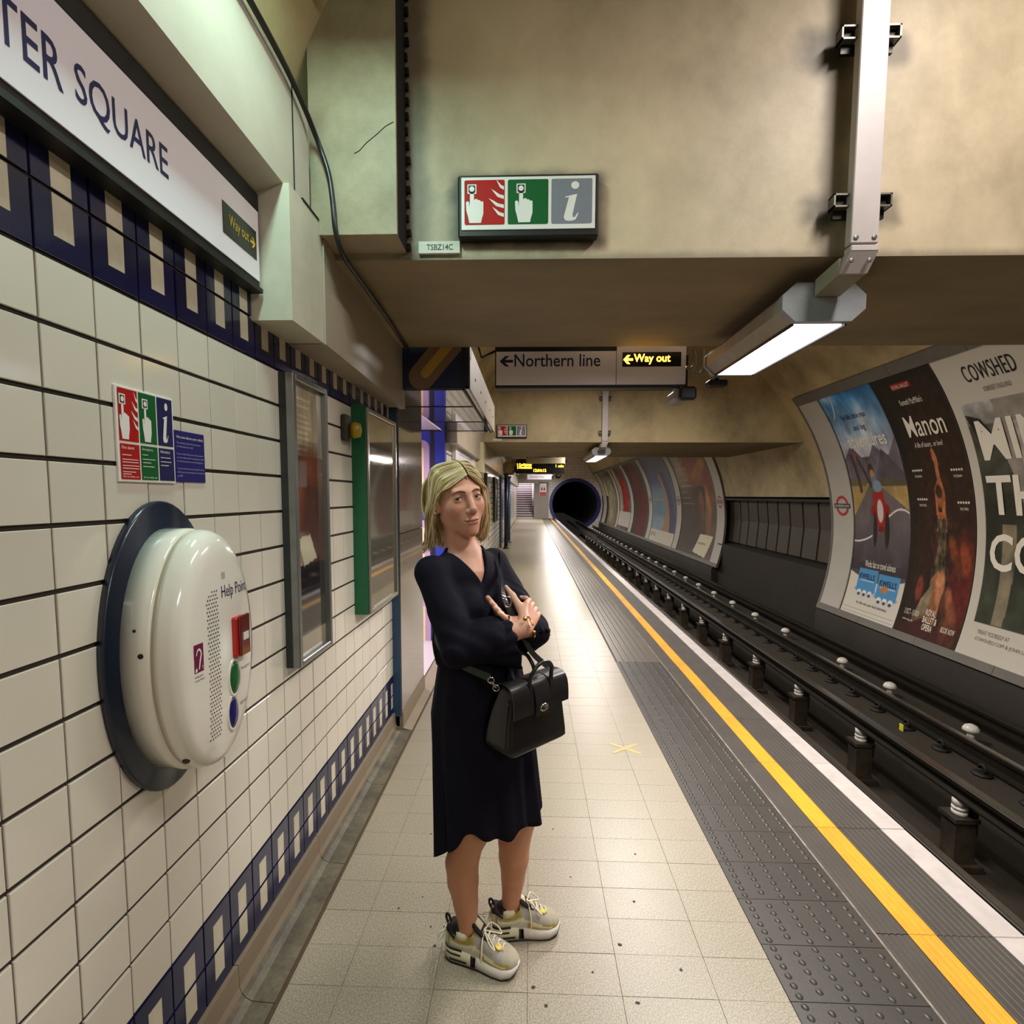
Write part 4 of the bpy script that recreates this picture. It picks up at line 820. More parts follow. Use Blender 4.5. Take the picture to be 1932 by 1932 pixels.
MB().cbox(-.10, .70, 17, 17.08, 2.13, 2.30, .004).build('casing', m_signwhite, t); text('Northern line', (.0, 17, 2.19), ux, uy, .45, .06, m_navy, 'lettering', t); MB().tube([(.0, 17.04, 2.3), (.0, 17.04, 4.3)], .015, 8).build('hanger', m_dkmetal, t)
t = empty('far_cctv', (1.05, 18, 2.15), 'small dark dome camera beside the distant white sign', 'camera'); MB().lathe([(.10, 0), (.10, .06), (.06, .12), (0, .14)], (.93, 17.2, 2.30), (0, 0, -1), 14).build('dome', m_black, t); MB().tube([(.93, 17.2, 2.3), (.93, 17.2, 4.3)], .02, 8).build('stem', m_dkmetal, t)
t = empty('end_warning_sign', (.95, 36, 1.9), 'red and white warning sign on the grey end panel', 'sign'); MB().cbox(.66, 1.14, 36.0, 36.06, 1.55, 2.45, .01).build('plate', m_signwhite, t); MB().box(.68, 1.12, 35.99, 36.0, 1.57, 1.85).build('red_band', mat('warn_red', 'b8404a', .5), t); b = MB(); b.add([(.74, 35.99, 1.98), (.88, 35.99, 1.98), (.81, 35.99, 2.25)], [(0, 1, 2)]); b.add([(.92, 35.99, 1.98), (1.06, 35.99, 1.98), (.99, 35.99, 2.25)], [(0, 1, 2)]); b.build('symbol', m_red, t)
# cable along the fascia and the soffit corner
cab = [(-.785, .4, 2.975), (-.785, 1.2, 2.972), (-.783, 1.62, 2.96), (-.78, 1.80, 2.93), (-.765, 1.90, 2.86), (-.735, 1.918, 2.76), (-.722, 1.920, 2.66), (-.715, 1.925, 2.56), (-.708, 1.98, 2.50), (-.715, 2.2, 2.495), (-.735, 2.7, 2.50), (-.765, 3.28, 2.50)]
setp(MB().tube(catmull(cab, 6), .0095, 8).build('black_cable', mat('cable_black', '15131a', .35)), 'black cable drooping from the fascia along the beam corner', 'cable')
b = MB().tube(catmull([(-.74, .6, 3.04), (-.72, 1.35, 3.07), (-.70, 1.62, 3.09)], 6), .012, 8); setp(b.build('conduit', mat('conduit_grey', '8d8571', .5)), 'short grey conduit above the pale fascia', 'conduit')
t = empty('ceiling_bracket', (-.62, 1.85, 3.4), 'dark cable bracket fixed high on the vault at top left', 'bracket'); MB().cbox(-.66, -.60, 1.2, 1.86, 3.33, 3.40, .01).build('tray', m_dkmetal, t); MB().cbox(-.60, -.54, 1.80, 1.90, 3.40, 3.47, .008).build('clip', m_black, t)
# ================================================================ CROSS-TRACK POSTERS
def arcmap(ya, yb, v0=0., v1=1., d=.012):
    def f(u, v):
        ph = PH_B + (PH_T - PH_B) * (v0 + (v1 - v0) * v); Y = ya + (yb - ya) * u
        return np.stack([CX + (CR - d) * np.cos(ph), Y + 0 * ph, CZ + (CR - d) * np.sin(ph)], -1)
    return f
PHH = CR * (PH_T - PH_B)
m_pframe = mat('poster_trim_metal', '77736a', .5, metal=.3, var=.08, vscale=4, dirt='55514a', dscale=4, damt=.5)
def arcbar(ya, yb, v0, v1, d0, d1, name, m_, parent, n=24):
    b = MB(); rings = []
    for k in range(n + 1):
        ph = PH_B + (PH_T - PH_B) * (v0 + (v1 - v0) * k / n); a = arc(ph, d0); c = arc(ph, d1); rings.append([(a[0], ya, a[1]), (c[0], ya, c[1]), (c[0], yb, c[1]), (a[0], yb, a[1])])
    return b.loft(rings, 0, False).build(name, m_, parent)
class Poster:
    def __init__(s, name, label, ya, yb, img, group='cross-track posters', trim=True):
        s.ya, s.yb = ya, yb; s.W = ya - yb; s.t = empty(name, (4.9, (ya + yb) / 2, -.2), label, 'poster', group)
        paint_grid('print', 0, 0, 0, 0, 0, img, s.t, m_print, arcmap(ya - .003, yb + .003, 0, 1, .012)); arcbar(ya, yb, 0, 1, -.025, .010, 'backing', m_pframe, s.t)
    def text(s, st, u0, vt, w, h, m_, name='lettering', **k):
        """u0, vt: left and top as fractions; w, h fractions of poster width / height"""
        V, F = text_uv(st, w * s.W, h * PHH, **k); f = arcmap(s.ya, s.yb, 0, 1, .017); u = u0 + V[:, 0] / s.W; v = 1 - (vt + h) + V[:, 1] / PHH
        return mesh_np(name, f(u, v), F, m_, s.t)
m_pw = mat('poster_white_ink', 'f0ead6', .5); m_pk = mat('poster_black_ink', '15131a', .5); m_pn = mat('poster_navy_ink', '20264e', .5)
m_pg = mat('poster_grey_ink', '8a8478', .5); m_pr = mat('poster_red_ink', 'b8231c', .5)
m_panel = mat('white_end_panel', 'b5b1a6', .45, var=.04, vscale=3)
def roundel_panel(ya, yb, label, roundel=True, m_=None):
    t = empty('roundel_board', (4.9, ya, -.2), label, 'panel', 'white panels between cross-track posters'); arcbar(ya, yb, 0, 1, -.03, .014, 'panel', m_ or m_panel, t)
    arcbar(ya + .045, ya, 0, 1, -.03, .022, 'edge_trim', m_pframe, t, 16); arcbar(yb, yb - .02, 0, 1, -.03, .020, 'edge_trim', m_pframe, t, 16)
    if roundel:
        yc = (ya + yb) / 2; f = arcmap(ya, yb, 0, 1, .017); W_ = ya - yb; vc = (math.asin((1.455 - CZ) / CR) - PH_B) / (PH_T - PH_B); n = 36; V = []; F = []
        for r in (.165, .118):
            for k in range(n):
                a = 2 * math.pi * k / n; V.append(f(np.array(.5 + r * math.cos(a) / W_), np.array(vc + r * math.sin(a) / PHH)))
        F = [(k, (k + 1) % n, n + (k + 1) % n, n + k) for k in range(n)]; mesh_np('roundel_ring', [tuple(p) for p in V], F, mat('roundel_red', 'b3312a', .4), t)
        f2 = arcmap(ya, yb, 0, 1, .020); P = [f2(np.array(.5 + x / W_), np.array(vc + y / PHH)) for x, y in ((-.205, -.036), (.205, -.036), (.205, .036), (-.205, .036))]; mesh_np('roundel_bar', [tuple(p) for p in P], [(0, 1, 2, 3)], mat('roundel_navy', '14163a', .4), t)
        V2, F2 = text_uv('UNDERGROUND', .37, .040); f3 = arcmap(ya, yb, 0, 1, .022); mesh_np('roundel_lettering', f3(.5 - .185 / W_ + V2[:, 0] / W_, vc - .02 / PHH + V2[:, 1] / PHH), F2, m_pw, t)
    return t
# --- adventures
cv = Cv(120, 300, '56514d'); cv.grad('2f7fc0', '9fb6cc', 0, .2).grad('9fb6cc', 'b3a9b0', .2, .30).noise(3, .28, 5, 6)
cl = np.clip(cv.n * 3, 0, 1) * (cv.y < .3); cv.mix(cl * .8, 'd9dde0')
cv.poly([(0, .30), (.18, .24), (.4, .33), (.6, .25), (.8, .31), (1, .23), (1, .46), (0, .46)], '6d6470').poly([(.5, .40), (.72, .27), (1, .38), (1, .46), (.5, .46)], '575059')
cv.grad('a98d55', 'b79a5c', .415, .56).noise(9, .25, 8, 16); cv.poly([(0, .39), (.3, .40), (.3, .425), (0, .425)], '6b6346').poly([(.55, .39), (1, .405), (1, .43), (.55, .43)], '5e5540')
cv.poly([(.36, .42), (.52, .42), (1, .53), (1, .76), (0, .76), (0, .56)], '6c6261').rect(0, 1, .56, .80, '6c6261').grad('6f6564', '3a343a', .58, .80)
cv.poly([(.40, .44), (.43, .44), (.28, .76), (.14, .76)], '5b5254', .6).poly([(.52, .44), (.55, .44), (.9, .76), (.76, .76)], '5b5254', .6)
cv.noise(12, .1, 9)
cv.poly([(.10, .28), (.16, .28), (.22, .45), (.17, .46)], '4e3b33').poly([(.2, .29), (.24, .29), (.42, .42), (.38, .44)], '4a3b36').rect(.2, .235, .27, .30, 'a4483c')
cv.ell(.44, .36, .05, .028, '4a3527', .2).ell(.45, .378, .038, .02, 'b58a66', .2).poly([(.41, .39), (.50, .385), (.53, .43), (.43, .44)], '6d7d86').ell(.5, .43, .07, .025, '7e96a5', .2)
cv.poly([(.40, .455), (.58, .45), (.64, .545), (.56, .60), (.46, .60), (.38, .54)], 'a5241f').ell(.505, .535, .05, .045, 'cfc8bf', .2).ell(.38, .535, .045, .022, '8f1f1c', .2).ell(.63, .53, .045, .022, '8f1f1c', .2)
cv.ell(.405, .615, .035, .07, '2b2422', .15).ell(.62, .615, .04, .07, '2b2422', .15).rect(.46, .57, .60, .625, '7c1c19')
for k in range(26):
    a = k / 25; cv.ell(.66 + .34 * a, .555 - .03 * math.sin(a * 2.6), .008, .0035, 'e8e2da', .3); cv.ell(.0 + .34 * a, .675 - .03 * a * a, .008, .0035, 'e8e2da', .3); cv.ell(.22 - .12 * a * a, .0 + .11 * a, .007, .0035, 'e8e2da', .3)
yc = .815 + .03 * np.sin((cv.x - .05) * 3.3); cv.mix((cv.y > yc) * 1., 'd6d0bf')
for x0, sh in ((.17, 0), (.56, .012)):
    cv.rect(x0, x0 + .36, .79 + sh, .885 + sh, '4f93c4').rect(x0, x0 + .36, .885 + sh, .925 + sh, 'cfcfca'); cv.ell(x0 + .18, .885 + sh, .17, .012, '4f93c4', .3)
    for k in range(3): cv.ell(x0 + .08 + k * .1, .895 + sh, .035, .009, 'e9e6e0', .3); cv.ell(x0 + .08 + k * .1, .905 + sh, .025, .006, '50423e', .3)
    cv.rect(x0 + .05, x0 + .31, .842 + sh, .846 + sh, 'd9e4ea')
cv.ell(.69, .862, .05, .013, 'cf7a3a', .3)
for k in range(3): cv.rect(.03, .97, .972 + k * .008, .9745 + k * .008, '8d887b', .6)
roundel_panel(8.665, 8.125, 'white end panel with a red roundel at the left of the near posters')
p = Poster('poster', 'travel sickness poster reading adventures with a red tractor', 8.10, 6.94, cv.a)
p.text("For life's little trips", .24, .100, .46, .033, m_pn); p.text('and big', .38, .152, .22, .036, m_pn); p.text('adventures', .17, .195, .70, .060, m_pw, bold=.01); p.text('Works fast on travel sickness', .27, .752, .55, .030, m_pw)
p.text('KWELLS', .20, .812, .29, .024, m_pn, bold=.01); p.text('KWELLS', .59, .824, .29, .024, m_pn, bold=.01); p.text('For life visit your local pharmacy', .26, .936, .56, .016, m_pk)
def stars(p, u, v):
    f = arcmap(p.ya, p.yb, 0, 1, .017); V = []; F = []
    for k in range(5):
        cx, cy, r = u + .017 + k * .036, 1 - v - .008, .021; F.append(tuple(range(len(V), len(V) + 10)))
        for j in range(10):
            a = math.pi / 2 + j * math.pi / 5; rr = r if j % 2 == 0 else r * .42; V.append(tuple(f(np.array(cx + rr * math.cos(a) / p.W), np.array(cy + rr * math.sin(a) / PHH))))
    mesh_np('star_rating', V, F, m_pw, p.t)
# --- Manon
cv = Cv(130, 300, '1d1a15'); cv.noise(4, .3, 11); cv.ell(.66, .45, .3, .3, '33231a', 1.2, 0, .7).ell(.6, .7, .4, .28, '3a2218', 1.0, 0, .7).ell(.9, .78, .14, .12, '6a1f18', .9, 0, .8)
cv.rect(.30, .62, .036, .060, 'a3241d')
sk = 'b06a45'
cv.poly([(.50, .30), (.54, .295), (.57, .33), (.56, .40), (.60, .47), (.57, .54), (.53, .54), (.535, .46), (.51, .40)], sk).poly([(.44, .445), (.53, .40), (.545, .425), (.475, .47), (.465, .54), (.44, .54)], sk).ell(.505, .475, .035, .035, 'a5633f', .2).ell(.505, .455, .045, .022, '4a2a1a', .3)
cv.poly([(.455, .53), (.58, .53), (.60, .60), (.44, .60)], 'a8643f').poly([(.445, .555), (.59, .55), (.575, .66), (.64, .80), (.38, .80), (.46, .66)], '4d4230'); q = cv.n.copy(); cv.noise(26, .9, 12, 40, mask=((cv.x > .36) & (cv.x < .66) & (cv.y > .55) & (cv.y < .80)))
cv.poly([(.40, .78), (.50, .74), (.60, .80), (.62, .96), (.46, .97), (.42, .90)], '9c6544').poly([(.30, .86), (.46, .78), (.44, .92), (.22, .96)], '8b7a5f').ell(.24, .82, .05, .04, '7d3a2a', .4).ell(.56, .80, .06, .05, 'b87b55', .4)
for k, (x, y, r) in enumerate(((.70, .66, .05), (.88, .69, .06), (.80, .73, .05), (.72, .84, .05), (.82, .90, .06), (.66, .86, .04), (.90, .96, .05), (.76, .95, .05))): cv.ell(x, y, r, r * .55, ['8a4327', '9a4a28', '5f3320', 'a0603f', '9c5a3c', '6a3a24', '54301f', '7d4a30'][k], .8, .4, .85)
cv.noise(20, .35, 13, 40); cv.grad('1d1a15', '1d1a15', 0, .03)
cv.ell(.5, .99, .3, .05, '4b1a14', .9, 0, .6)
p = Poster('poster', 'dark ballet poster reading Manon with a dancer reaching up', 6.925, 5.945, cv.a)
p.text('ROYAL BALLET', .32, .041, .28, .014, m_pw); p.text("Kenneth MacMillan's", .32, .098, .36, .024, m_pw); p.text('Manon', .25, .165, .60, .082, m_pw, bold=.006); p.text('A life of luxury... or love?', .29, .268, .44, .026, m_pw)
for k, (u, v) in enumerate(((.13, .365), (.74, .370), (.14, .475), (.77, .485))):
    stars(p, u, v); p.text(['THE GUARDIAN', 'THE TELEGRAPH', 'THE STAGE', 'THE TIMES'][k], u + .03, v + .026, .12, .009, m_pw)
p.text('3 OCT - 15 NOV', .10, .905, .25, .022, m_pw); p.text('ROYAL', .45, .888, .16, .024, m_pw, bold=.01); p.text('BALLET &', .43, .916, .22, .024, m_pw, bold=.01); p.text('OPERA', .45, .944, .16, .024, m_pw, bold=.01); p.text('BOOK NOW', .74, .935, .20, .020, m_pw); p.text('roh.org.uk', .10, .942, .18, .010, m_pw)
# --- Cowshed
cv = Cv(150, 300, 'cfc8b8'); ph = (cv.x > .07) & (cv.x < .94) & (cv.y > .165) & (cv.y < .885)
c2 = Cv(150, 300, '3a3c30'); c2.grad('b9b8b2', '8c8b82', .16, .24).grad('5c5a4e', '33362a', .24, .5).grad('2e3125', '3c4232', .5, .9).noise(6, .4, 21, 12)
c2.poly([(.30, .16), (.62, .165), (.66, .34), (.60, .5), (.36, .5), (.28, .34)], '9d968b').poly([(.38, .24), (.56, .24), (.54, .46), (.40, .46)], 'b7b0a4').ell(.47, .50, .10, .055, 'a08478', .3).ell(.42, .51, .022, .016, '3a2a28', .4).ell(.53, .51, .022, .016, '3a2a28', .4).poly([(.07, .20), (.18, .22), (.26, .30), (.12, .29)], '26241f').ell(.75, .3, .12, .1, '2b2a25', .5).poly([(.20, .56), (.30, .56), (.28, .88), (.20, .88)], '8a7f66').ell(.55, .68, .2, .06, '24271e', .6).ell(.6, .62, .02, .05, 'a59d93', .4).ell(.7, .63, .02, .05, '8d867d', .4)
c2.noise(14, .2, 22, 30); cv.a = np.where(ph[..., None], c2.a, cv.a)
for k, x in enumerate((.70, .85)): cv.rect(x, x + .12, .70, .97, 'cdc6b4').poly([(x + .02, .80), (x + .10, .76), (x + .09, .90), (x + .03, .92)], 'a08a5c').rect(x + .02, x + .10, .925, .93, '8a8478')
p = Poster('poster', 'white cow poster reading Mind the cow at the right', 5.930, 4.35, cv.a)
p.text('COWSHED', .20, .045, .36, .055, m_pk, spacing=1.1); p.text('SOMERSET ENGLAND', .29, .122, .19, .016, m_pg, bold=.01); p.text('MIND', .13, .225, .72, .130, m_pw, bold=.02); p.text('THE', .11, .405, .54, .125, m_pw, bold=.02); p.text('COW', .11, .590, .66, .120, m_pw, bold=.02); p.text('TREAT YOURSELF AT', .12, .905, .24, .014, m_pg); p.text('COWSHED.COM & JOHN LEWIS', .12, .930, .42, .015, m_pg)
roundel_panel(4.33, 1.0, 'plain pale panel beyond the right edge of the cow poster', False)
# trims along the near group
t = empty('poster_trim', (4.9, 5, -.2), 'grey metal rails framing the near posters above and below', 'trim')
for y0 in np.arange(1.0, 8.7, 1.1):
    y1 = min(y0 + 1.095, 8.71); 
    if y1 - y0 > .05: arcbar(y1, y0, 1.0, 1.045, -.03, .03, 'top_rail', m_pframe, t, 2); arcbar(y1, y0, -.03, 0.0, -.03, .03, 'bottom_rail', m_pframe, t, 2)
# --- second group
def small(seed, base, blobs, W_=70, H_=150, nz=.25):
    c = Cv(W_, H_, base)
    for b_ in blobs: c.ell(*b_)
    c.noise(6, nz, seed, 10); return c
roundel_panel(13.98, 13.42, 'white end panel with a red roundel beside the brown poster')
c = small(31, '5d4a3c', [(.25, .1, .5, .3, '8c7d68', .8), (.72, .22, .3, .22, '7d3c28', .6), (.62, .30, .3, .05, '9c6a34', .5, -.4), (.55, .5, .3, .14, '7a4a30', .5), (.62, .50, .22, .10, '2c2624', .3), (.6, .62, .07, .16, '9a5a34', .4, .2), (.80, .62, .06, .2, 'a06a3c', .4), (.2, .8, .4, .3, '3f332b', .8)]); 
for k in range(9): c.rect(.06, .26 + .08 * (k % 3), .10 + k * .055, .108 + k * .055, 'b3a68f', .7)
c.poly([(.62, .80), (.95, .805), (.85, .99), (.50, .97)], 'cfc7ac')
p = Poster('poster', 'brown and red illustrated poster with a cream card at its foot', 17.15, 14.0, c.a, 'distant cross-track posters'); p.text('EXHIBITION', .60, .87, .20, .02, m_pg)
roundel_panel(17.75, 17.2, 'narrow cream panel with a roundel between brown and blue posters')
c = small(32, '4a587a', [(.3, .2, .6, .3, '515a78', .8), (.3, .6, .4, .2, '6c8898', .5), (.25, .80, .3, .08, '7f97a0', .5)], nz=.12); c.rect(0, .62, .50, .53, '8f8d84').poly([(.50, .25), (.58, .22), (.68, .45), (.80, .95), (.45, .95), (.62, .60)], 'a5805e').poly([(.58, .22), (.75, .2), (.95, .7), (.9, .95), (.80, .95), (.68, .45)], '3c4566').rect(0, 1, .86, 1, 'c9c3b0')
p = Poster('poster', 'blue seaside cliff poster with a white strip at its foot', 21.2, 17.8, c.a, 'distant cross-track posters'); p.text('JET2', .05, .90, .22, .05, m_pk)
roundel_panel(21.85, 21.25, 'narrow grey panel left of the blue poster', True)
c = small(33, '4b433c', [(.45, .4, .12, .5, '8a3026', .6), (.6, .7, .2, .3, '6a2a22', .8)]); p = Poster('poster', 'dark theatre poster with red vertical lettering', 25.0, 21.9, c.a, 'distant cross-track posters'); p.text('TICKETS', .08, .1, .3, .05, m_pg)
roundel_panel(25.7, 25.05, 'pale narrow panel left of the dark theatre poster', False)
c = small(34, '6b5a50', [(.6, .45, .2, .25, 'a33226', .5), (.2, .4, .1, .4, 'b3a79c', .9)]); c.rect(0, 1, .72, .95, 'c6bfb8'); Poster('poster', 'small far poster with red centre and white foot', 29.0, 25.75, c.a, 'distant cross-track posters')
roundel_panel(29.6, 29.05, 'cream panel left of the small far poster', False)
c = small(35, '77705a', [(.4, .5, .3, .3, '8d866d', .8)]); Poster('poster', 'olive coloured farthest poster before the tunnel mouth', 33.0, 29.65, c.a, 'distant cross-track posters')
roundel_panel(35.3, 33.9, 'white last panel beside the tunnel mouth', False)
t = empty('poster_trim', (4.9, 20, -.2), 'grey metal rails framing the distant posters', 'trim'); arcbar(36.1, 13.4, 1.0, 1.03, -.03, .03, 'top_rail', m_pframe, t, 2); arcbar(36.1, 13.4, -.03, 0, -.03, .03, 'bottom_rail', m_pframe, t, 2)
# ================================================================ THE WOMAN (signed distance field -> one continuous skin)
def A3(p): return np.array(p, np.float32)
def s_sph(c, r): c = A3(c); return lambda P: np.linalg.norm(P - c, axis=1) - r
def s_cone(a, b, ra, rb):
    a, b = A3(a), A3(b); ab = b - a; L2 = float(ab @ ab)
    def f(P):
        t = np.clip((P - a) @ ab / L2, 0, 1); return np.linalg.norm(P - a - t[:, None] * ab, axis=1) - (ra + (rb - ra) * t)
    return f
def s_ell(c, r, R=None):
    c, r = A3(c), A3(r)
    def f(P):
        q = P - c
        if R is not None: q = q @ R
        k0 = np.linalg.norm(q / r, axis=1); k1 = np.linalg.norm(q / (r * r), axis=1); return k0 * (k0 - 1) / np.maximum(k1, 1e-6)
    return f
def smin(a, b, k): h = np.maximum(k - np.abs(a - b), 0) / k; return np.minimum(a, b) - h * h * k * .25
def smax(a, b, k): return -smin(-a, -b, k)
class SDF:
    def __init__(s): s.ops = []
    def u(s, f, k=.01): s.ops.append((0, f, k)); return s
    def sub(s, f, k=.005): s.ops.append((1, f, k)); return s
    def __call__(s, P):
        d = np.full(len(P), 9., np.float32)
        for m_, f, k in s.ops: d = smin(d, f(P), k) if m_ == 0 else smax(d, -f(P), k)
        return d
def nets(sdf, lo, hi, h):
    lo = np.array(lo, np.float32); B = 4; n = np.ceil((np.array(hi) - lo) / (h * B)).astype(int); N_ = n * B + 1
    ax = [lo[i] + (np.arange(n[i]) + .5) * h * B for i in range(3)]; Cc = np.stack(np.meshgrid(*ax, indexing='ij'), -1).reshape(-1, 3).astype(np.float32)
    dc_ = sdf(Cc).reshape(n); D = np.repeat(np.repeat(np.repeat(np.where(dc_ < 0, -1., 1.).astype(np.float32), B, 0), B, 1), B, 2); D = np.pad(D, ((0, 1),) * 3, mode='edge')
    act = np.abs(dc_) < h * B * 1.7; ib = np.argwhere(act) * B; off = np.stack(np.meshgrid(*[np.arange(B + 1)] * 3, indexing='ij'), -1).reshape(-1, 3)
    I = (ib[:, None] + off[None]).reshape(-1, 3); lin_ = np.unique(np.ravel_multi_index(I.T, N_)); I = np.stack(np.unravel_index(lin_, N_), -1)
    P = (lo + I * h).astype(np.float32); D.reshape(-1)[lin_] = np.concatenate([sdf(P[k:k + 400000]) for k in range(0, len(P), 400000)])
    S = D < 0; cn = np.zeros(np.array(N_) - 1, np.int8)
    cor = [(a, b, c) for a in (0, 1) for b in (0, 1) for c in (0, 1)]; sl = lambda o: tuple(slice(o[i], N_[i] - 1 + o[i]) for i in range(3))
    for o in cor: cn += S[sl(o)]
    ac = np.argwhere((cn > 0) & (cn < 8)); vals = np.stack([D[tuple((ac + o).T)] for o in cor], 1); acc = np.zeros((len(ac), 3), np.float32); cnt = np.zeros(len(ac), np.float32); ca = np.array(cor, np.float32)
    for i in range(8):
        for j in range(i + 1, 8):
            if np.abs(ca[i] - ca[j]).sum() != 1: continue
            a, b = vals[:, i], vals[:, j]; m_ = (a < 0) != (b < 0); t = np.where(m_, a / np.where(m_, a - b, 1), 0); acc += np.where(m_[:, None], ca[i] + t[:, None] * (ca[j] - ca[i]), 0); cnt += m_
    V = lo + (ac + acc / np.maximum(cnt, 1)[:, None]) * h; idm = np.full(np.array(N_) - 1, -1, np.int32); idm[tuple(ac.T)] = np.arange(len(ac)); F = []
    for axis in range(3):
        o = [0, 0, 0]; o[axis] = 1; a = S[tuple(slice(0, N_[i] - o[i]) for i in range(3))]; b = S[tuple(slice(o[i], N_[i]) for i in range(3))]; e = np.argwhere(a != b); u_, v_ = (axis + 1) % 3, (axis + 2) % 3
        e = e[(e[:, u_] > 0) & (e[:, v_] > 0) & (e[:, u_] < N_[u_] - 1) & (e[:, v_] < N_[v_] - 1)]; ins = a[tuple(e.T)]; q = []
        for du, dv in ((1, 1), (0, 1), (0, 0), (1, 0)):
            c = e.copy(); c[:, u_] -= du; c[:, v_] -= dv; q.append(idm[tuple(c.T)])
        q = np.stack(q, 1); q = np.where(ins[:, None], q, q[:, ::-1]); F.append(q[(q >= 0).all(1)])
    return V, np.concatenate(F)
# --- frames
def fr(deg): a = math.radians(deg); return np.array([math.cos(a), math.sin(a), 0]), np.array([-math.sin(a), math.cos(a), 0]), np.array([0, 0, 1.])
HC = np.array([-.243, 1.700, 1.593]); hf, hl, hu = fr(-57.); rl = math.radians(8.); hl, hu = hl * math.cos(rl) + hu * math.sin(rl), hu * math.cos(rl) - hl * math.sin(rl)
HR = np.stack([hf, hl, hu], 1).astype(np.float32)                      # columns = local axes
def Hp(a, b, c): return HC + hf * a + hl * b + hu * c
TC = np.array([-.212, 1.708, 0.]); tf, tl, tu = fr(-42.); TR = np.stack([tf, tl, tu], 1).astype(np.float32)
def Tp(a, b, z): return TC + tf * a + tl * b + tu * z
SR, SL = np.array([-.312, 1.602, 1.356]), np.array([-.132, 1.830, 1.358])
ER, WR = np.array([-.207, 1.508, 1.143]), np.array([-.016, 1.562, 1.188]); EL, WL = np.array([.008, 1.668, 1.152]), np.array([-.050, 1.602, 1.192])
# --- head
hd = SDF(); e = lambda a, b, c, r: s_ell(Hp(a, b, c), r, HR)
hd.u(e(-.018, 0, .020, (.095, .075, .080))).u(e(.028, 0, -.030, (.064, .060, .082)), .03)
for s in (-1, 1):
    hd.u(s_cone(Hp(.008, s * .047, -.060), Hp(.066, s * .012, -.103), .019, .017), .03); hd.u(s_sph(Hp(.050, s * .037, -.030), .027), .035)
hd.u(s_sph(Hp(.077, 0, -.108), .0155), .02)
for s in (-1, 1): hd.u(s_cone(Hp(.074, s * .040, .022), Hp(.084, s * .012, .019), .010, .010), .016)
for s in (-1, 1): hd.sub(s_sph(Hp(.108, s * .034, -.001), .0195), .016)
hd.u(e(.076, 0, -.072, (.022, .031, .026)), .02)
hd.u(s_cone(Hp(.087, 0, .014), Hp(.111, 0, -.034), .0075, .0098), .014).u(s_sph(Hp(.1125, 0, -.0385), .0108), .006)
for s in (-1, 1): hd.u(s_sph(Hp(.1000, s * .0112, -.0440), .0074), .008); hd.sub(s_sph(Hp(.1085, s * .0062, -.0515), .0034), .003)
hd.u(e(.0955, 0, -.0708, (.0062, .0215, .0046)), .005).u(e(.0945, 0, -.0806, (.0068, .0185, .0056)), .005).sub(s_cone(Hp(.1030, 0, -.0762), Hp(.0945, .0240, -.0728), .0018, .0013), .002).sub(s_cone(Hp(.1030, 0, -.0762), Hp(.0945, -.0240, -.0728), .0018, .0013), .002)
for s in (-1, 1): hd.sub(s_sph(Hp(.093, s * .0255, -.0738), .0026), .004)
EYE = .0745, .0335
for s in (-1, 1):
    hd.u(s_sph(Hp(EYE[0], s * EYE[1], 0), .0154), .006); hd.sub(e(EYE[0] + .019, s * EYE[1], -.0006, (.0125, .0138, .0056)), .0015); hd.u(e(.000, s * .076, -.014, (.017, .010, .031)), .006)
NB = np.array([-.222, 1.718, 1.375]); hd.u(s_cone(Hp(-.022, 0, -.075), NB, .049, .056), .03)
# --- trunk, arms, hands, legs
bd = SDF(); bd.ops = list(hd.ops); e2 = lambda a, b, z, r: s_ell(Tp(a, b, z), r, TR)
bd.u(e2(.0, 0, 1.25, (.096, .132, .160)), .03).u(s_cone(SR, SL, .034, .034), .03).u(s_cone(NB, Tp(0, 0, 1.33), .058, .08), .05)
for s in (-1, 1): bd.u(s_sph(Tp(.075, s * .068, 1.235), .058), .03)
bd.u(e2(.02, 0, 1.08, (.080, .100, .12)), .05).u(s_ell((-.165, 1.70, .92), (.118, .120, .13)), .05)
def arm(S_, E_, W_): bd.u(s_cone(S_, E_, .038, .037), .01); bd.u(s_cone(E_, E_ + (W_ - E_) * .35, .037, .040), .01); bd.u(s_cone(E_ + (W_ - E_) * .35, W_, .041, .0255), .015)
arm(SR, ER, WR); arm(SL, EL, WL)
K = np.array([.006, 1.640, 1.231]); ac_ = np.array([.60, .26, -.755]); ac_ /= np.linalg.norm(ac_)
for i, s in enumerate((-.027, -.009, .009, .026)):
    a = WR + ac_ * s * .45; b = K + ac_ * s + np.array([0, -.004 * abs(i - 1), -.002 * i]); bd.u(s_cone(a, b, .0155, .0108), .012); ln = (.94, 1.0, .95, .78)[i]; p = b
    for dd, l_, r0, r1 in (((.22, .95, .12), .040, .0103, .0092), ((-.45, .88, .10), .027, .0092, .0084), ((-.85, .5, .05), .022, .0084, .0068)):
        dd = np.array(dd) / np.linalg.norm(dd); q = p + dd * l_ * ln; bd.u(s_cone(p, q, r0, r1), .003); p = q
TH = [np.array(p) for p in ((-.010, 1.580, 1.207), (-.030, 1.618, 1.243), (-.056, 1.648, 1.275), (-.078, 1.662, 1.302))]
for a, b, r0, r1 in zip(TH[:-1], TH[1:], (.0165, .0128, .0105), (.0128, .0105, .0062)): bd.u(s_cone(a, b, r0, r1), .008)
KL = np.array([-.082, 1.574, 1.212])
bd.u(s_cone(WL, KL, .024, .020), .012)
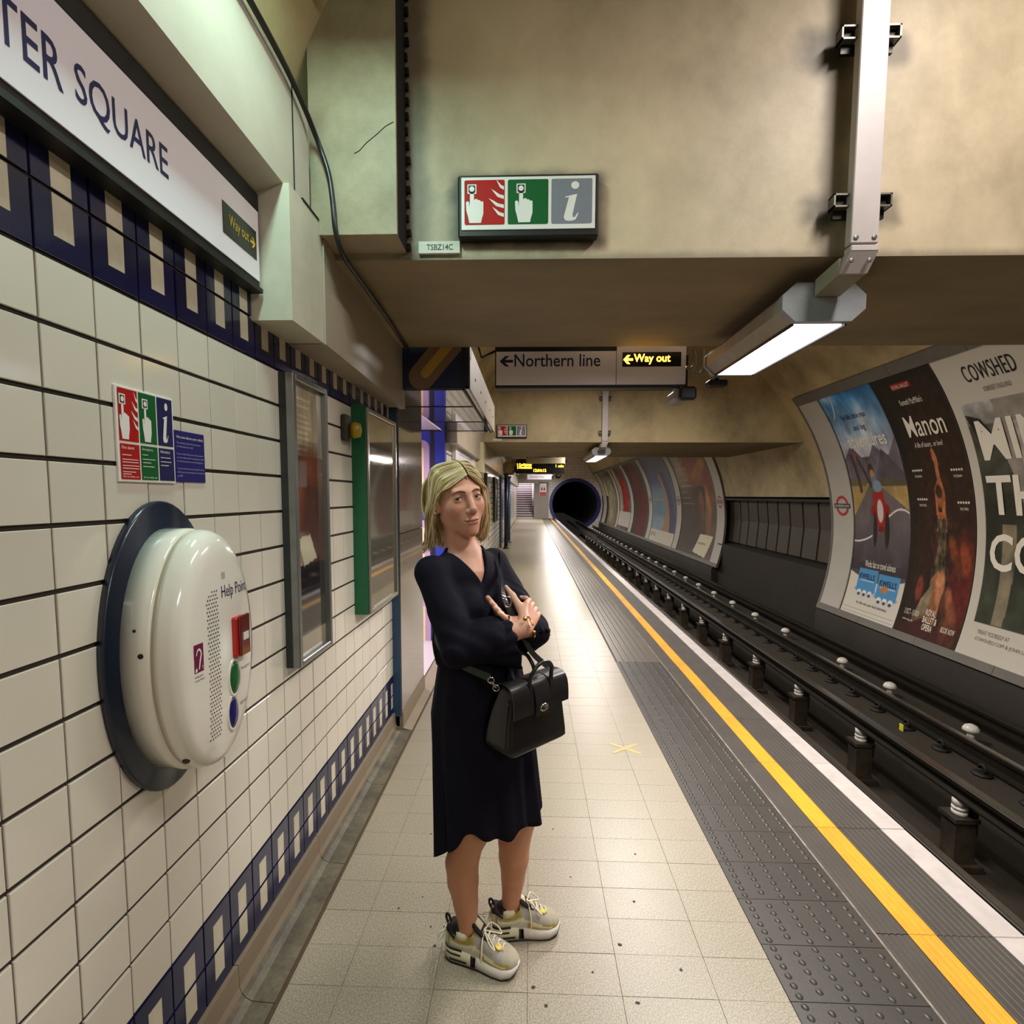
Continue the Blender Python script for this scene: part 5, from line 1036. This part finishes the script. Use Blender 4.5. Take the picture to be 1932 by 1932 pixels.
for i, (tx, tz, ty) in enumerate(((-.128, 1.288, 1.548), (-.115, 1.272, 1.540), (-.103, 1.257, 1.534), (-.091, 1.243, 1.530))):
    b = KL + np.array([.010 * i - .012, -.006 * i, -.006 * i + .01]); mid = (b + np.array([tx, ty, tz])) / 2 + np.array([.004, -.006, .004]); bd.u(s_cone(b, mid, .0098, .0090), .006); bd.u(s_cone(mid, (tx, ty, tz), .0090, .0072), .003)
LEG = {'r': [((-.190, 1.665, .86), .075), ((-.205, 1.655, .47), .058), ((-.206, 1.658, .425), .055), ((-.226, 1.664, .345), .0565), ((-.223, 1.664, .28), .0535), ((-.214, 1.664, .20), .0425), ((-.206, 1.660, .120), .0325), ((-.208, 1.658, .06), .029)],
       'l': [((-.120, 1.745, .86), .075), ((-.030, 1.765, .49), .060), ((-.030, 1.765, .44), .057), ((-.050, 1.767, .355), .0575), ((-.051, 1.767, .295), .0545), ((-.054, 1.766, .215), .0425), ((-.060, 1.765, .135), .0335), ((-.064, 1.765, .06), .029)]}
for k_, L_ in LEG.items():
    for (a, ra), (b, rb) in zip(L_[:-1], L_[1:]): bd.u(s_cone(a, b, ra, rb), .006)
bd.u(s_sph((-.165, 1.645, .455), .030), .03).u(s_sph((.012, 1.755, .48), .030), .03)
Vs, Fs, off_ = [], [], 0
for lo_, hi_, h_ in (((-.40, 1.54, 1.41), (-.10, 1.84, 1.73), .0017), ((-.40, 1.45, .98), (.10, 1.92, 1.42), .0030), ((-.40, 1.52, .04), (.08, 1.90, .99), .0045)):
    v, f = nets(bd, lo_, hi_, h_); Vs.append(v); Fs.append(f + off_); off_ += len(v)
V = np.concatenate(Vs); F = np.concatenate(Fs)
# skin colours: lips, cheeks, nails; shade painted into the mouth line; lids browner
q = (V - HC.astype(np.float32)) @ HR; col = np.tile(np.array(lin('d29c85')), (len(V), 1)); low = V[:, 2] < .9; col[low] = np.array(lin('bb8465'))  # legs darker: tan and shading both put into the tone
def blend(w_, c): 
    global col
    w_ = np.clip(w_, 0, 1)[:, None]; col = col * (1 - w_) + np.array(lin(c)) * w_
g = lambda a, b, c, sa, sb, sc: np.exp(-(((q[:, 0] - a) / sa) ** 2 + ((q[:, 1] - b) / sb) ** 2 + ((q[:, 2] - c) / sc) ** 2))
for s in (-1, 1): blend(g(.06, s * .04, -.035, .03, .022, .022) * .35, 'b5705a'); blend(g(.09, s * .034, -.004, .02, .02, .014) * .35, '94654f'); blend(g(.09, s * .034, .008, .012, .016, .006) * .35, '8a5a48')
blend(g(.115, 0, -.042, .015, .014, .012) * .35, 'b8765f'); head_m = (q[:, 0] > .08) & (np.abs(q[:, 1]) < .03)
blend(((np.abs(q[:, 1] / .0225) ** 2 + ((q[:, 2] + .0758) / .0098) ** 2 < 1) & (q[:, 0] > .085)) * .62, 'a2564f'); blend(((np.abs(q[:, 1]) < .024) & (np.abs(q[:, 2] + .0762 - .0034 * np.abs(q[:, 1]) / .024) < .0014) & (q[:, 0] > .085)) * .75, '5b2a26')  # dark mouth line is crease shade painted into the skin colour
blend(np.exp(-np.linalg.norm(V - TH[-1], axis=1) ** 2 / .008 ** 2) * .6, 'd9a597')
m_skin = mat('skin', 'c08d70', .48, attr='Col', spec=.4, var=.03, vscale=40); _b = m_skin.node_tree.nodes['Principled BSDF']; _b.inputs['Subsurface Weight'].default_value = .15; _b.inputs['Subsurface Radius'].default_value = (.01, .004, .002); _b.inputs['Subsurface Scale'].default_value = .6
woman = mesh_np('person', V, F, m_skin, smooth=True, colors=col)
setp(woman, 'blonde woman in a navy dress standing with folded arms on the platform', 'person')
# eyes, brows, lashes, earrings
def surf(b, c, a0=.14):
    a = np.linspace(a0, .03, 260); P = np.array([Hp(x, b, c) for x in a], np.float32); d = hd(P); i = int(np.argmax(d < 0)); return a[i]
m_eye = mat('eyeball', 'ffffff', .08, attr='Col', coat=.5)
gz = np.array([.0, .0]);
for s in (-1, 1):
    c = Hp(EYE[0], s * EYE[1], 0); look = np.array([0, 0, 1.6]) - c; look /= np.linalg.norm(look); th, phh = np.meshgrid(np.linspace(0, math.pi, 26), np.linspace(0, 2 * math.pi, 32, endpoint=False), indexing='ij'); ax1 = np.cross(look, [0, 0, 1]); ax1 /= np.linalg.norm(ax1); ax2 = np.cross(ax1, look)
    P = c + .0140 * (np.cos(th)[..., None] * look + np.sin(th)[..., None] * (np.cos(phh)[..., None] * ax1 + np.sin(phh)[..., None] * ax2)); cc = np.where((th < .17)[..., None], np.array(lin('0b0908')), np.where((th < .42)[..., None], np.array(lin('4a3527')), np.array(lin('cfc3b8'))))
    idx = np.arange(26 * 32).reshape(26, 32); Fq = np.stack([idx[:-1], np.roll(idx, -1, 1)[:-1], np.roll(idx, -1, 1)[1:], idx[1:]], -1).reshape(-1, 4)[:, ::-1]
    mesh_np('eye', P.reshape(-1, 3), Fq, m_eye, woman, True, colors=cc.reshape(-1, 3))
    br = [(s * (.013 + .036 * t), .0180 + .0050 * math.sin(math.pi * min(t * 1.1, 1)) + .001 * t) for t in np.linspace(0, 1, 9)]
    MB().tube([Hp(surf(b, c_) + .0006, b, c_) for b, c_ in br], [.0030, .0036, .0036, .0034, .0031, .0027, .0022, .0016, .0008], 6, flat=.9).build('eyebrow', mat('brow_hair', '5a4330', .7), woman)
    ls = [(s * EYE[1] + .0138 * math.cos(t), .0054 * math.sin(t) - .0002) for t in np.linspace(.15, math.pi - .15, 11)]
    MB().tube([Hp(EYE[0] + math.sqrt(max(.0159 ** 2 - (b - s * EYE[1]) ** 2 - c_ ** 2, 1e-6)) + .0002, b, c_) for b, c_ in ls], .0011, 5).build('eyelash', mat('lash', '2a1d18', .7), woman)
m_gold = mat('gold', 'c9963f', .25, metal=1.0); m_pearl = mat('pearl', 'd9cdbd', .2)
for s in (-1, 1): MB().lathe([(.001, -.005), (.0045, -.002), (.005, 0), (.0045, .0025), (.001, .005)], Hp(.008, s * .0865, -.039), hl * s, 12).build('earring', m_pearl, woman)
# --- hair
m_hair = mat('blonde_hair', 'b8a06a', .42, attr='Col', spec=.5)
rg = np.random.default_rng(3)
cap = SDF(); cap.u(e(-.020, 0, .022, (.107, .086, .090))).u(e(-.060, 0, -.035, (.052, .080, .10)), .03); cap.sub(e(.105, -.004, -.022, (.098, .080, .116)), .006); cap.sub(e(.10, 0, -.14, (.14, .062, .10)), .01)
lo_ = HC - .17; V, F = nets(cap, lo_ - np.array([0, 0, .03]), HC + .16, .0035)
hv, hf_, hc_ = [V], [F], [np.tile(np.array(lin('a08a60')), (len(V), 1))]; no = len(V)
hb_ = MB()
def lock(ctrl, r, c):
    global no
    P = catmull(ctrl, 5); n = len(P); R_ = [r * (.55 + .45 * math.sin(min(1, i / (n * .3)) * 1.57)) * (1 - .75 * max(0, (i / n - .72) / .28)) for i in range(n)]
    b = MB().tube(P, R_, 5, caps=True, flat=.55); hv.append(np.array(b.v)); f_ = [tuple(i + no for i in q) for q in b.f]; hf_.append(f_)
    tt = np.repeat(np.arange(n) / n, 5)[:, None]; hc_.append(np.array(lin('a08a62')) * (1 - np.clip(tt * 5, .6, 1)) + np.array(c) * np.clip(tt * 5, .6, 1)); no += len(b.v)
tones = [lin(x) for x in ('e2d3aa', 'cdba88', 'ece2c2', 'b39e6a', 'e2d4ac', '98804f')]
def topu(f, b): v = 1 - ((f + .020) / .112) ** 2 - (b / .091) ** 2; return .026 + .096 * math.sqrt(max(v, .02))
J = lambda k: rg.normal(0, k, 3)
def hw(p, j): return Hp(*(np.array(p) + J(j)))
for side, n_ in ((-1, 300), (1, 220)):
    for i in range(n_):
        t = rg.random() ** .9; cth = 1 - .42 * max(0, (t - .55) / .45); lay = rg.random()
        f0 = .078 - .135 * t; root = (f0, .012 + side * .003, topu(f0, .012) + .001)
        if side < 0:
            o_ = .0 + .010 * lay
            fr_ = max(0, 1 - t * 3); P1 = (.066 - .135 * t, -.052 - .004 * fr_ - .3 * o_, topu(.066 - .135 * t, -.052) + .001 + o_ * .3 - .012 * fr_); P2 = (.036 - .128 * t, (-.079 - o_) * cth, .010 + .01 * t); P3 = (-.010 - .086 * t, (-.085 - o_ * 1.3) * cth, -.055); P4 = (-.034 - .077 * t - .012 * lay, (-.080 - o_ * 1.5) * cth, -.115 - .012 * lay); P5 = (-.044 - .088 * t - .034 * lay, (-.084 - o_ * 2.2) * cth, -.150 - .030 * lay + .012 * rg.random())
        else:
            o_ = .0 + .010 * lay
            fr_ = max(0, 1 - t * 3); P1 = (.070 - .135 * t, .048 + .3 * o_, topu(.070 - .135 * t, .048) + .004 + .3 * o_ - .010 * fr_); P2 = (.052 - .130 * t, (.078 + o_) * cth, .010); P3 = (.040 - .115 * t, (.083 + o_ * 1.4) * cth, -.055); P4 = (.026 - .10 * t, (.080 + o_) * cth, -.105); P5 = (.012 - .10 * t, (.070 + o_) * cth, -.138 - .025 * lay)
        P1 = (P1[0], P1[1] * .88, P1[2]); fm = (P1[0] + P2[0]) / 2; PM = (fm, side * (.071 + .4 * o_) * (1 - .3 * max(0, (t - .55) / .45)), topu(fm, .071) - .002 - .010 * fr_)
        lock([Hp(*root), hw(P1, .002), hw(PM, .002), hw(P2, .002), hw(P3, .003), hw(P4, .004), hw(P5, .005)], rg.uniform(.0032, .0056), tones[rg.integers(6)])
for i in range(150):
    b = rg.uniform(-.062, .066); lay = rg.random(); o_ = .012 * lay
    lock([Hp(-.06, b * .3, topu(-.06, b * .3)), hw((-.110 - o_, b, .055), .003), hw((-.122 - o_, b * 1.12, -.02), .003), hw((-.118 - o_, b * 1.15, -.09), .004), hw((-.128 - o_ * 2, b * 1.15, -.150 - .03 * lay), .006)], rg.uniform(.0035, .006), tones[rg.integers(6)])
Vh = np.concatenate(hv); Fh = [tuple(f) for part_ in hf_ for f in (part_.tolist() if isinstance(part_, np.ndarray) else part_)]
mesh_np('hair', Vh, Fh, m_hair, woman, True, colors=np.concatenate(hc_))
# --- dress: bodice with sleeves from the same field, skirt as a pleated loft
m_navyd = mat('navy_crepe', '15141f', .8, spec=.1, var=.12, vscale=14, bump=.12, bscale=70)
ds = SDF(); ds.u(e2(.0, 0, 1.25, (.110, .146, .170)), .03).u(s_cone(SR, SL, .047, .047), .045).u(s_cone(Tp(-.012, 0, 1.412), Tp(0, 0, 1.335), .060, .09), .04)
for s in (-1, 1): ds.u(s_sph(Tp(.078, s * .066, 1.235), .066), .035)
ds.u(e2(.02, 0, 1.09, (.108, .136, .12)), .05)
ds.u(s_cone(SR, ER, .049, .060), .022).u(s_cone(ER, ER + (WR - ER) * .5, .060, .066), .012).u(s_cone(SL, EL, .050, .053), .022).u(s_cone(EL, EL + (WL - EL) * .35, .056, .052), .02)
# folds
_ds0 = SDF(); _ds0.ops = list(ds.ops); wr_ = lambda P: _ds0(P) + .0022 * np.sin(70 * P[:, 2] + 45 * P[:, 0] + 9 * np.sin(22 * P[:, 1])) * np.clip((1.34 - P[:, 2]) * 9, 0, 1) * np.clip((P[:, 0] * -1 + .30) * 4, .2, 1)
ds = SDF().u(wr_, .0001)
# V neck: wedge cut away down to the skin
nf = Tp(.2, .018, 1.42); vt = 0
def vneck(P):
    qq = (P - TC.astype(np.float32)) @ TR; a, b, z = qq[:, 0], qq[:, 1] + .022, qq[:, 2]; wdt = np.clip((z - 1.318) * .55, -1, .062); front = np.maximum(np.abs(b) - wdt, -(a + .02)); ring = np.linalg.norm(np.stack([a + .012, qq[:, 1]], 1), axis=1) - .060; top = np.maximum(ring, 1.388 - z); return np.minimum(np.maximum(front, 1.316 - z), top)
ds.sub(vneck, .006)
V, F = nets(ds, (-.42, 1.39, 1.02), (.12, 1.94, 1.47), .0034)
m_ = V[:, 2] > 1.045; dress = mesh_np('dress', V, F[m_[F].all(1)], m_navyd, woman, True)
rings = []; NT = 120
for k in range(34):
    t = k / 33; row = []
    for j in range(NT):
        th = 2 * math.pi * j / NT; bk = abs(((math.degrees(th) - 180 + 180) % 360) - 180); hem = .368 + .145 * min(1, max(0, (bk - 18) / 52)) ** 1.2 + .012 * math.sin(7 * th + 1) * min(1, bk / 60)
        z = 1.115 + (hem - 1.115) * t; zz = np.clip((1.115 - z) / .65, 0, 1); rx = np.interp(zz, (0, .12, .38, .7, 1), (.128, .140, .172, .180, .186)); ry = np.interp(zz, (0, .12, .38, .7, 1), (.125, .132, .150, .158, .165)); cx = np.interp(zz, (0, .38, 1), (-.172, -.164, -.138))
        pl = 1 + (.006 + .085 * zz ** 1.3) * (math.sin(11 * th + .6 * math.sin(3 * th)) * .6 + math.sin(17 * th + 2.) * .4); row.append((cx + rx * pl * math.cos(th), 1.703 + ry * pl * math.sin(th), z + .004 * math.sin(13 * th) * t))
    rings.append(row)
inner = [[(p[0] * .985 + -.15 * .015, p[1] * .985 + 1.703 * .015, p[2] + .001) for p in rings[-1 - k]] for k in range(0, 12)]
MB().loft(rings + inner, 0, True, False).build('skirt', m_navyd, dress)
def cuff(E_, W_, t0, t1, r0, r1, sag, name, seed):
    ax = (W_ - E_) / np.linalg.norm(W_ - E_); up_ = np.array([0, 0, 1.]) - ax * ax[2]; up_ /= np.linalg.norm(up_); sd = np.cross(ax, up_); rr = []
    for k in range(13):
        t = k / 12; c = E_ + (W_ - E_) * (t0 + (t1 - t0) * t); row = []
        for j in range(64):
            th = 2 * math.pi * j / 64; dn = .5 - .5 * math.sin(th); r = r0 + (r1 - r0) * t ** 1.3 + sag * t * dn ** 2; r *= 1 + .045 * t * math.sin(13 * th + seed) + .03 * t * math.sin(7 * th + 2 * seed); row.append(tuple(c + sd * math.cos(th) * r * .85 + up_ * math.sin(th) * r + ax * .005 * t * math.sin(9 * th + seed)))
        rr.append(row)
    inn = [[tuple(np.array(p) * .96 + .04 * (E_ + (W_ - E_) * (t0 + (t1 - t0) * (1 - k / 4)))) for p in rr[-1 - k]] for k in range(5)]
    MB().loft(rr + inn, 0, True, False).build(name, m_navyd, dress)
cuff(ER, WR, .28, .80, .064, .052, .066, 'cuff_ruffle', 1.); cuff(SL, EL, .72, 1.12, .058, .056, .02, 'cuff_ruffle', 2.)
# bracelets
def ring(c, n_, r1, r2, rt, m__, name, a0=0, a1=2 * math.pi, ref=(0, 0, 1)):
    n_ = np.array(n_, float) / np.linalg.norm(n_); a = np.cross(n_, ref); a /= np.linalg.norm(a); b = np.cross(n_, a); MB().tube([np.array(c) + a * math.cos(t) * r1 + b * math.sin(t) * r2 for t in np.linspace(a0, a1, 36)], rt, 8).build(name, m__, woman)
wd = WR - ER; ring(WR + wd * .055, wd, .031, .030, .0016, m_gold, 'bracelet', .5, 6.0); ring(WR + wd * .11, wd, .034, .033, .0022, m_gold, 'bracelet', .8, 5.9)
for p in ((-.014, 1.540, 1.225), (.014, 1.545, 1.182)): MB().lathe([(.001, -.007), (.006, -.003), (.007, 0), (.006, .003), (.001, .007)], p, (1, 0, .4), 12).build('bracelet_bead', m_gold, woman)
# --- sneakers
m_sole = mat('white_foam_sole', 'd8d3cc', .5, var=.03); m_sole2 = mat('cream_heel_sole', 'cfc9ad', .5); m_out = mat('black_outsole', '141210', .6); m_upper = mat('sneaker_upper', 'ffffff', .7, attr='Col', bump=.15, bscale=400); m_lace = mat('cream_lace', 'ddd6bd', .7); m_blk = mat('black_lining', '100e10', .8); m_sock = mat('cream_sock', 'd6cdb2', .8); m_ylw = mat('yellow_badge', 'd5bd45', .5)
def sneaker(heel, toe, lab, side):
    heel = np.array([*heel, 0.]); toe = np.array([*toe, 0.]); L_ = np.linalg.norm(toe - heel); f_ = (toe - heel) / L_; w_ = np.array([-f_[1], f_[0], 0]); S_ = lambda s, w, z: tuple(heel + f_ * (s * L_) + w_ * w + np.array([0, 0, z]))
    t = empty('sneaker', tuple(heel), lab, None); t['label'] = lab; adopt(t, woman); t.location = heel; t.matrix_parent_inverse = Matrix.Identity(4)
    ss = np.linspace(0, 1, 29); hw_ = np.interp(ss, (0, .03, .12, .3, .5, .68, .82, .93, .98, 1), (.012, .027, .037, .037, .038, .046, .047, .036, .022, .008)); zb = np.interp(ss, (0, .06, .8, .92, 1), (.010, .002, .001, .006, .022)); zt = np.interp(ss, (0, .1, .42, .6, .85, 1), (.056, .056, .050, .041, .036, .038))
    def band(z0, z1, grow, s0, s1, m__, nm, lean=0.):
        rr = []
        for s, h, a, b in zip(ss, hw_, zb, zt):
            if s < s0 - 1e-6 or s > s1 + 1e-6: continue
            h = h + grow; za, zc = a + (b - a) * z0, a + (b - a) * z1; rr.append([S_(s, -h, za), S_(s, h, za), S_(s, h + .003, za * .5 + zc * .5), S_(s, h - .002, zc), S_(s, -h + .002, zc), S_(s, -h - .003, za * .5 + zc * .5)])
        return MB().loft(rr, 0, True).build(nm, m__, t)
    band(-.12, .12, .0005, 0, 1, m_out, 'outsole'); band(.10, 1.0, .001, 0, .40, m_sole2, 'heel_sole'); band(.10, 1.0, .0015, .43, 1, m_sole, 'midsole'); band(.11, .97, -.001, .38, .45, m_out, 'sole_gap')
    for s0, s1, z0, z1 in ((.10, .34, .014, .021), (.05, .26, .034, .041), (.02, .28, .052, .061)):
        for sg in (-1, 1):
            hh = [np.interp(s, ss, hw_) + .0042 for s in np.linspace(s0, s1, 7)]; b = MB(); V_ = []; 
            for s, h in zip(np.linspace(s0, s1, 7), hh): V_ += [S_(s, sg * h, z0), S_(s, sg * h, z1)]
            b.add(V_, [(2 * k, 2 * k + 2, 2 * k + 3, 2 * k + 1) for k in range(6)]); b.build('air_slot', m_out, t)
    # upper
    top = lambda s: float(np.interp(s, (0, .05, .12, .22, .34, .44, .55, .68, .80, .90, .97, 1), (.100, .118, .104, .094, .100, .122, .112, .093, .077, .066, .052, .042)))
    Vv, Cc_ = [], []; NS, NC = 60, 33
    for i in range(NS):
        s = i / (NS - 1) * .985 + .008; h = float(np.interp(s, ss, hw_)) - .001; zt_ = float(np.interp(s, ss, zt)) - .006; tp = max(top(s), zt_ + .006)
        for j in range(NC):
            a = math.pi * j / (NC - 1); w = -math.cos(a); zz = math.sin(a) ** (.75 if s > .45 else .62); ww = h * w * (1 if s > .42 else 1); op = .10 < s < .42
            if op: ww = h * (np.sign(w) * max(abs(w), .93)); zz = min(1, math.sin(a) * 1.5) ** .9
            z = zt_ + (tp - zt_) * zz; Vv.append(S_(s, ww, z)); zr = (z - zt_) / max(tp - zt_, .004)
            c = '9d988f'
            if s < .40: c = 'b8b093' if zr < .35 else ('9a8a3f' if zr < .60 else '8f8b7c')
            if .18 < s < .44 and zr > .45: c = 'a3954a'
            if s > .40 and zr < .42 and s < .86: c = 'a08f3a'
            if .30 < s < .52 and zr < .40: c = 'b7b2a2'
            if s > .82: c = 'a39c88'
            if .80 < s < .90 and zr < .5: c = 'a08f3a'
            if .60 < s < .80 and zr < .16: c = 'bdb9ab'
            ln = .52 - .35 * (s - .15)
            if .10 < s < .86 and abs(zr - ln) < .075: c = 'd6cfae'
            if s < .07 and zr > .2: c = 'c3bb98'
            Cc_.append(lin(c))
    idx = np.arange(NS * NC).reshape(NS, NC); Fq = np.stack([idx[:-1, :-1], idx[1:, :-1], idx[1:, 1:], idx[:-1, 1:]], -1).reshape(-1, 4)
    keep = [q for q in Fq.tolist() if not (.12 < (q[0] // NC) / (NS - 1) < .40 and 8 < q[0] % NC < 24)]
    mesh_np('upper', Vv, keep, m_upper, t, True, colors=np.array(Cc_))
    # lining, sock, tongue, tab
    rr = []
    for k in range(6):
        z = .050 + .012 * k; g_ = 1 - .10 * abs(k - 3) / 3; rr.append([S_(.255 + .165 * math.cos(a) * g_, .0335 * math.sin(a) * g_, z + .008 * math.cos(a) * k / 6 + (.012 * max(0, -math.cos(a)) * k / 6)) for a in np.linspace(0, 2 * math.pi, 24, endpoint=False)])
    MB().loft(rr, 0, True).build('lining', m_blk, t)
    rr = [[S_(.262 + (.140 - .008 * k) * math.cos(a), (.0392 - .0016 * k) * math.sin(a) + .0, .091 + .011 * k + .004 * math.cos(a)) for a in np.linspace(0, 2 * math.pi, 24, endpoint=False)] for k in range(3)]; MB().loft(rr, 0, True).build('sock', m_sock, t)
    MB().loft([[S_(s, -w, z), S_(s, w, z), S_(s, w, z + .012), S_(s, -w, z + .012)] for s, w, z in ((.62, .020, .088), (.52, .023, .107), (.45, .024, .121), (.40, .023, .136))]).build('tongue', m_blk, t)
    MB().loft([[S_(s, -w, z), S_(s, w, z), S_(s, w, z + .004), S_(s, -w, z + .004)] for s, w, z in ((.50, .014, .124), (.44, .014, .138), (.415, .012, .143))]).build('tongue_patch', m_sole2, t)
    MB().tube(catmull([S_(.03, 0, .105), S_(-.005, 0, .125), S_(.0, 0, .140), S_(.035, 0, .136), S_(.055, 0, .118)], 4), .0042, 6).build('pull_tab', m_blk, t); MB().loft([[S_(s, -w, z), S_(s, w, z), S_(s, w * .8, z + .01), S_(s, -w * .8, z + .01)] for s, w, z in ((.02, .018, .098), (.06, .031, .106), (.12, .0375, .099), (.17, .0385, .089))]).build('collar', m_blk, t)
    for k in range(5):
        s = .52 + .065 * k; z = top(s) + .005; hwk = .022 - .0015 * k; MB().tube([S_(s, -hwk, z - .008), S_(s + .01, 0, z), S_(s + .02, hwk, z - .010)], .0026, 6).build('lace', m_lace, t); MB().tube([S_(s, hwk, z - .008), S_(s + .01, 0, z + .001), S_(s + .02, -hwk, z - .010)], .0026, 6).build('lace', m_lace, t)
    kn = (.53, 0, .118)
    for sg in (-1, 1):
        MB().tube(catmull([S_(*kn), S_(.58, sg * .025, .128), S_(.66, sg * .040, .108), S_(.72, sg * .036, .090), S_(.66, sg * .022, .100), S_(*kn)], 5), .0024, 6).build('lace_bow', m_lace, t); MB().tube(catmull([S_(*kn), S_(.55, sg * .034, .105), S_(.56, sg * .047, .075), S_(.555, sg * .050, .048)], 5), .0026, 6).build('lace_end', m_lace, t)
    MB().lathe([(.013, 0), (.013, .003), (.008, .004)], S_(.74, -.012 * side, top(.74) - .002), Vector(S_(.3, 0, .5)) - Vector(S_(.3, 0, 0)) + Vector(f_) * .2, 14).build('eyelet_badge', m_ylw, t)
    # heel bow
    for sg in (-1, 1): MB().tube(catmull([S_(.0, 0, .085), S_(-.06, sg * .016, .080), S_(-.085, sg * .022, .062), S_(-.06, sg * .020, .056), S_(.0, 0, .080)], 5), .0026, 6).build('heel_lace', m_lace, t); MB().tube(catmull([S_(.0, 0, .084), S_(.01, -.034 * sg, .070), S_(.03, -.040 * sg, .035)], 4), .0026, 6).build('heel_lace', m_lace, t)
    return t
sneaker((-.283, 1.682), (-.028, 1.608), 'cream and mustard sneaker on her near foot', 1)
sneaker((-.138, 1.752), (.118, 1.795), 'cream and mustard sneaker on her far foot', 1)
# --- handbag
m_lea = mat('black_leather', '100f10', .38, spec=.5, bump=.12, bscale=160, var=.1, vscale=30); m_lea2 = mat('black_leather_trim', '1b1a1c', .32, spec=.5); m_chr = mat('chrome', 'b8b4ae', .2, metal=1.)
eb = np.array([.735, .678, 0]); nb = np.array([.678, -.735, 0]); A_ = np.array([-.050, 1.428, .835])
def Bg(u, d, z): return tuple(A_ + eb * u - nb * d + np.array([0, 0, z + .045 * u * .4]))
bag = empty('handbag', tuple(A_), 'black leather handbag with flap and handles hanging at her hip', 'handbag'); BW = .236
rr = []
for k in range(9):
    t = k / 8; z = .20 * t; i_ = .014 * t ** 1.5; dpt = .130 - .065 * t ** 1.4; d0 = .010 * t + .004 * math.sin(t * 3); rnd = .012 if 0 < k < 8 else .016; row = []
    for (u, d) in rrect(i_ * 1.6, BW - i_ * 1.6, d0, d0 + dpt, rnd, 3): row.append(Bg(u, d, z + (.006 if k == 0 else 0)))
    rr.append(row)
MB().loft([[tuple(np.array(p) * .93 + .07 * np.mean(np.array(rr[0]), 0) - np.array([0, 0, .006])) for p in rr[0]]] + rr).build('body', m_lea, bag)
for k in range(2):
    u = BW * (.0 if k == 0 else 1); sg = -1 if k == 0 else 1; MB().tube([Bg(u + sg * -.002 * j, .03 + .0 * j, .01 + .022 * j) for j in range(8)], .004, 6).build('gusset_piping', m_lea2, bag)
def flap(u0, u1, z_low, nm, th=.004, lift=.006):
    P = [(.075, .205), (.040, .212), (.012, .206), (-.002 - lift * .2, .185), (-.004 - lift, .150), (-.004 - lift, z_low)]; rr = []
    for d, z in catmull(P, 4): rr.append([Bg(u0, d, z), Bg(u1, d, z), Bg(u1, d + th, z - .001), Bg(u0, d + th, z - .001)])
    return MB().loft(rr, 0, False).build(nm, m_lea2, bag)
flap(.004, .080, .118, 'side_flap', lift=.004); flap(.156, .230, .122, 'side_flap', lift=.004); ft_ = flap(.086, .150, .108, 'centre_flap', lift=.009)
MB().lathe([(1, 0), (1, .003), (.8, .005), (0, .005)], Bg(.118, -.0125, .130), nb, 20, sx=.018, sy=.0125).build('oval_lock', m_chr, ft_); MB().tube([Bg(.110, -.018, .130), Bg(.126, -.018, .130)], .002, 6).build('lock_bar', m_dkmetal, ft_)
for d, lean in ((.010, -.012), (.075, .03)):
    P = [(.080, d - .012, .118), (.078, d - .013, .165), (.076, d + lean * .3, .215), (.084, d + lean * .8, .240), (.100, d + lean, .258), (.125, d + lean, .264), (.150, d + lean, .256), (.163, d + lean * .8, .238), (.166, d + lean * .3, .212), (.158, d - .013, .160), (.156, d - .012, .120)]
    MB().tube([Bg(*p) for p in catmull(P, 5)], .0062, 8).build('handle', m_lea2, bag)
MB().tube([Bg(.006, .06, .192), Bg(-.010, .063, .205), Bg(-.020, .066, .222)], .0035, 8).build('clasp', m_chr, bag); 
for p in ((-.022, .066, .226), (-.006, .062, .200)): MB().tube([np.array(Bg(*p)) + np.array([.009 * math.cos(a), -.002, .009 * math.sin(a)]) for a in np.linspace(0, 6.283, 14)], .0022, 6, caps=False).build('clasp_ring', m_chr, bag)
def strap(P, nm, m__, w=.011):
    P = catmull(P, 6); V_ = []; 
    for i, p in enumerate(P):
        t_ = P[min(i + 1, len(P) - 1)] - P[max(i - 1, 0)]; out_ = p - np.array([-.165, 1.70, p[2]]); out_ /= np.linalg.norm(out_); s_ = np.cross(t_, out_); s_ /= np.linalg.norm(s_); V_.append([tuple(p + s_ * w), tuple(p - s_ * w), tuple(p - s_ * w - out_ * .003), tuple(p + s_ * w - out_ * .003)])
    MB().loft(V_, 0, False).build(nm, m__, bag)
strap([Bg(-.024, .066, .232), (-.235, 1.555, 1.085), (-.290, 1.590, 1.125), (-.325, 1.680, 1.165), (-.325, 1.760, 1.22), (-.29, 1.82, 1.31)], 'strap', mat('strap_green_black', '15241f', .5))
strap([Bg(.230, .075, .20), (.012, 1.600, 1.10), (-.030, 1.592, 1.175), (-.055, 1.590, 1.225), (-.080, 1.605, 1.275), (-.09, 1.66, 1.33), (-.105, 1.77, 1.402)], 'strap', m_lea2, .010)
MB().tube([np.array([-.068, 1.588, 1.268]) + np.array([.011 * math.cos(a), -.004, .017 * math.sin(a)]) for a in np.linspace(0, 6.283, 14)], .0024, 6, caps=False).build('strap_buckle', m_chr, bag)
# gum spots on the paving near her
gb = [(-.33, 1.70), (-.36, 1.78), (.06, 1.50), (.22, 1.62), (.33, 1.73), (.42, 1.93), (.18, 2.05), (-.42, 1.92), (-.50, 1.86), (-.30, 2.2), (.35, 1.52), (.52, 1.64), (.12, 2.36), (.48, 2.2), (-.46, 2.3), (.02, 1.56)]
for x, y in gb:
    r = random.uniform(.004, .008); V_ = [(x + r * random.uniform(.6, 1.1) * math.cos(a), y + r * random.uniform(.5, .9) * math.sin(a), .0012) for a in np.linspace(0, 6.28, 9, endpoint=False)]; mesh_np('gum_spot', V_, [tuple(range(9))], m_gum, floor)
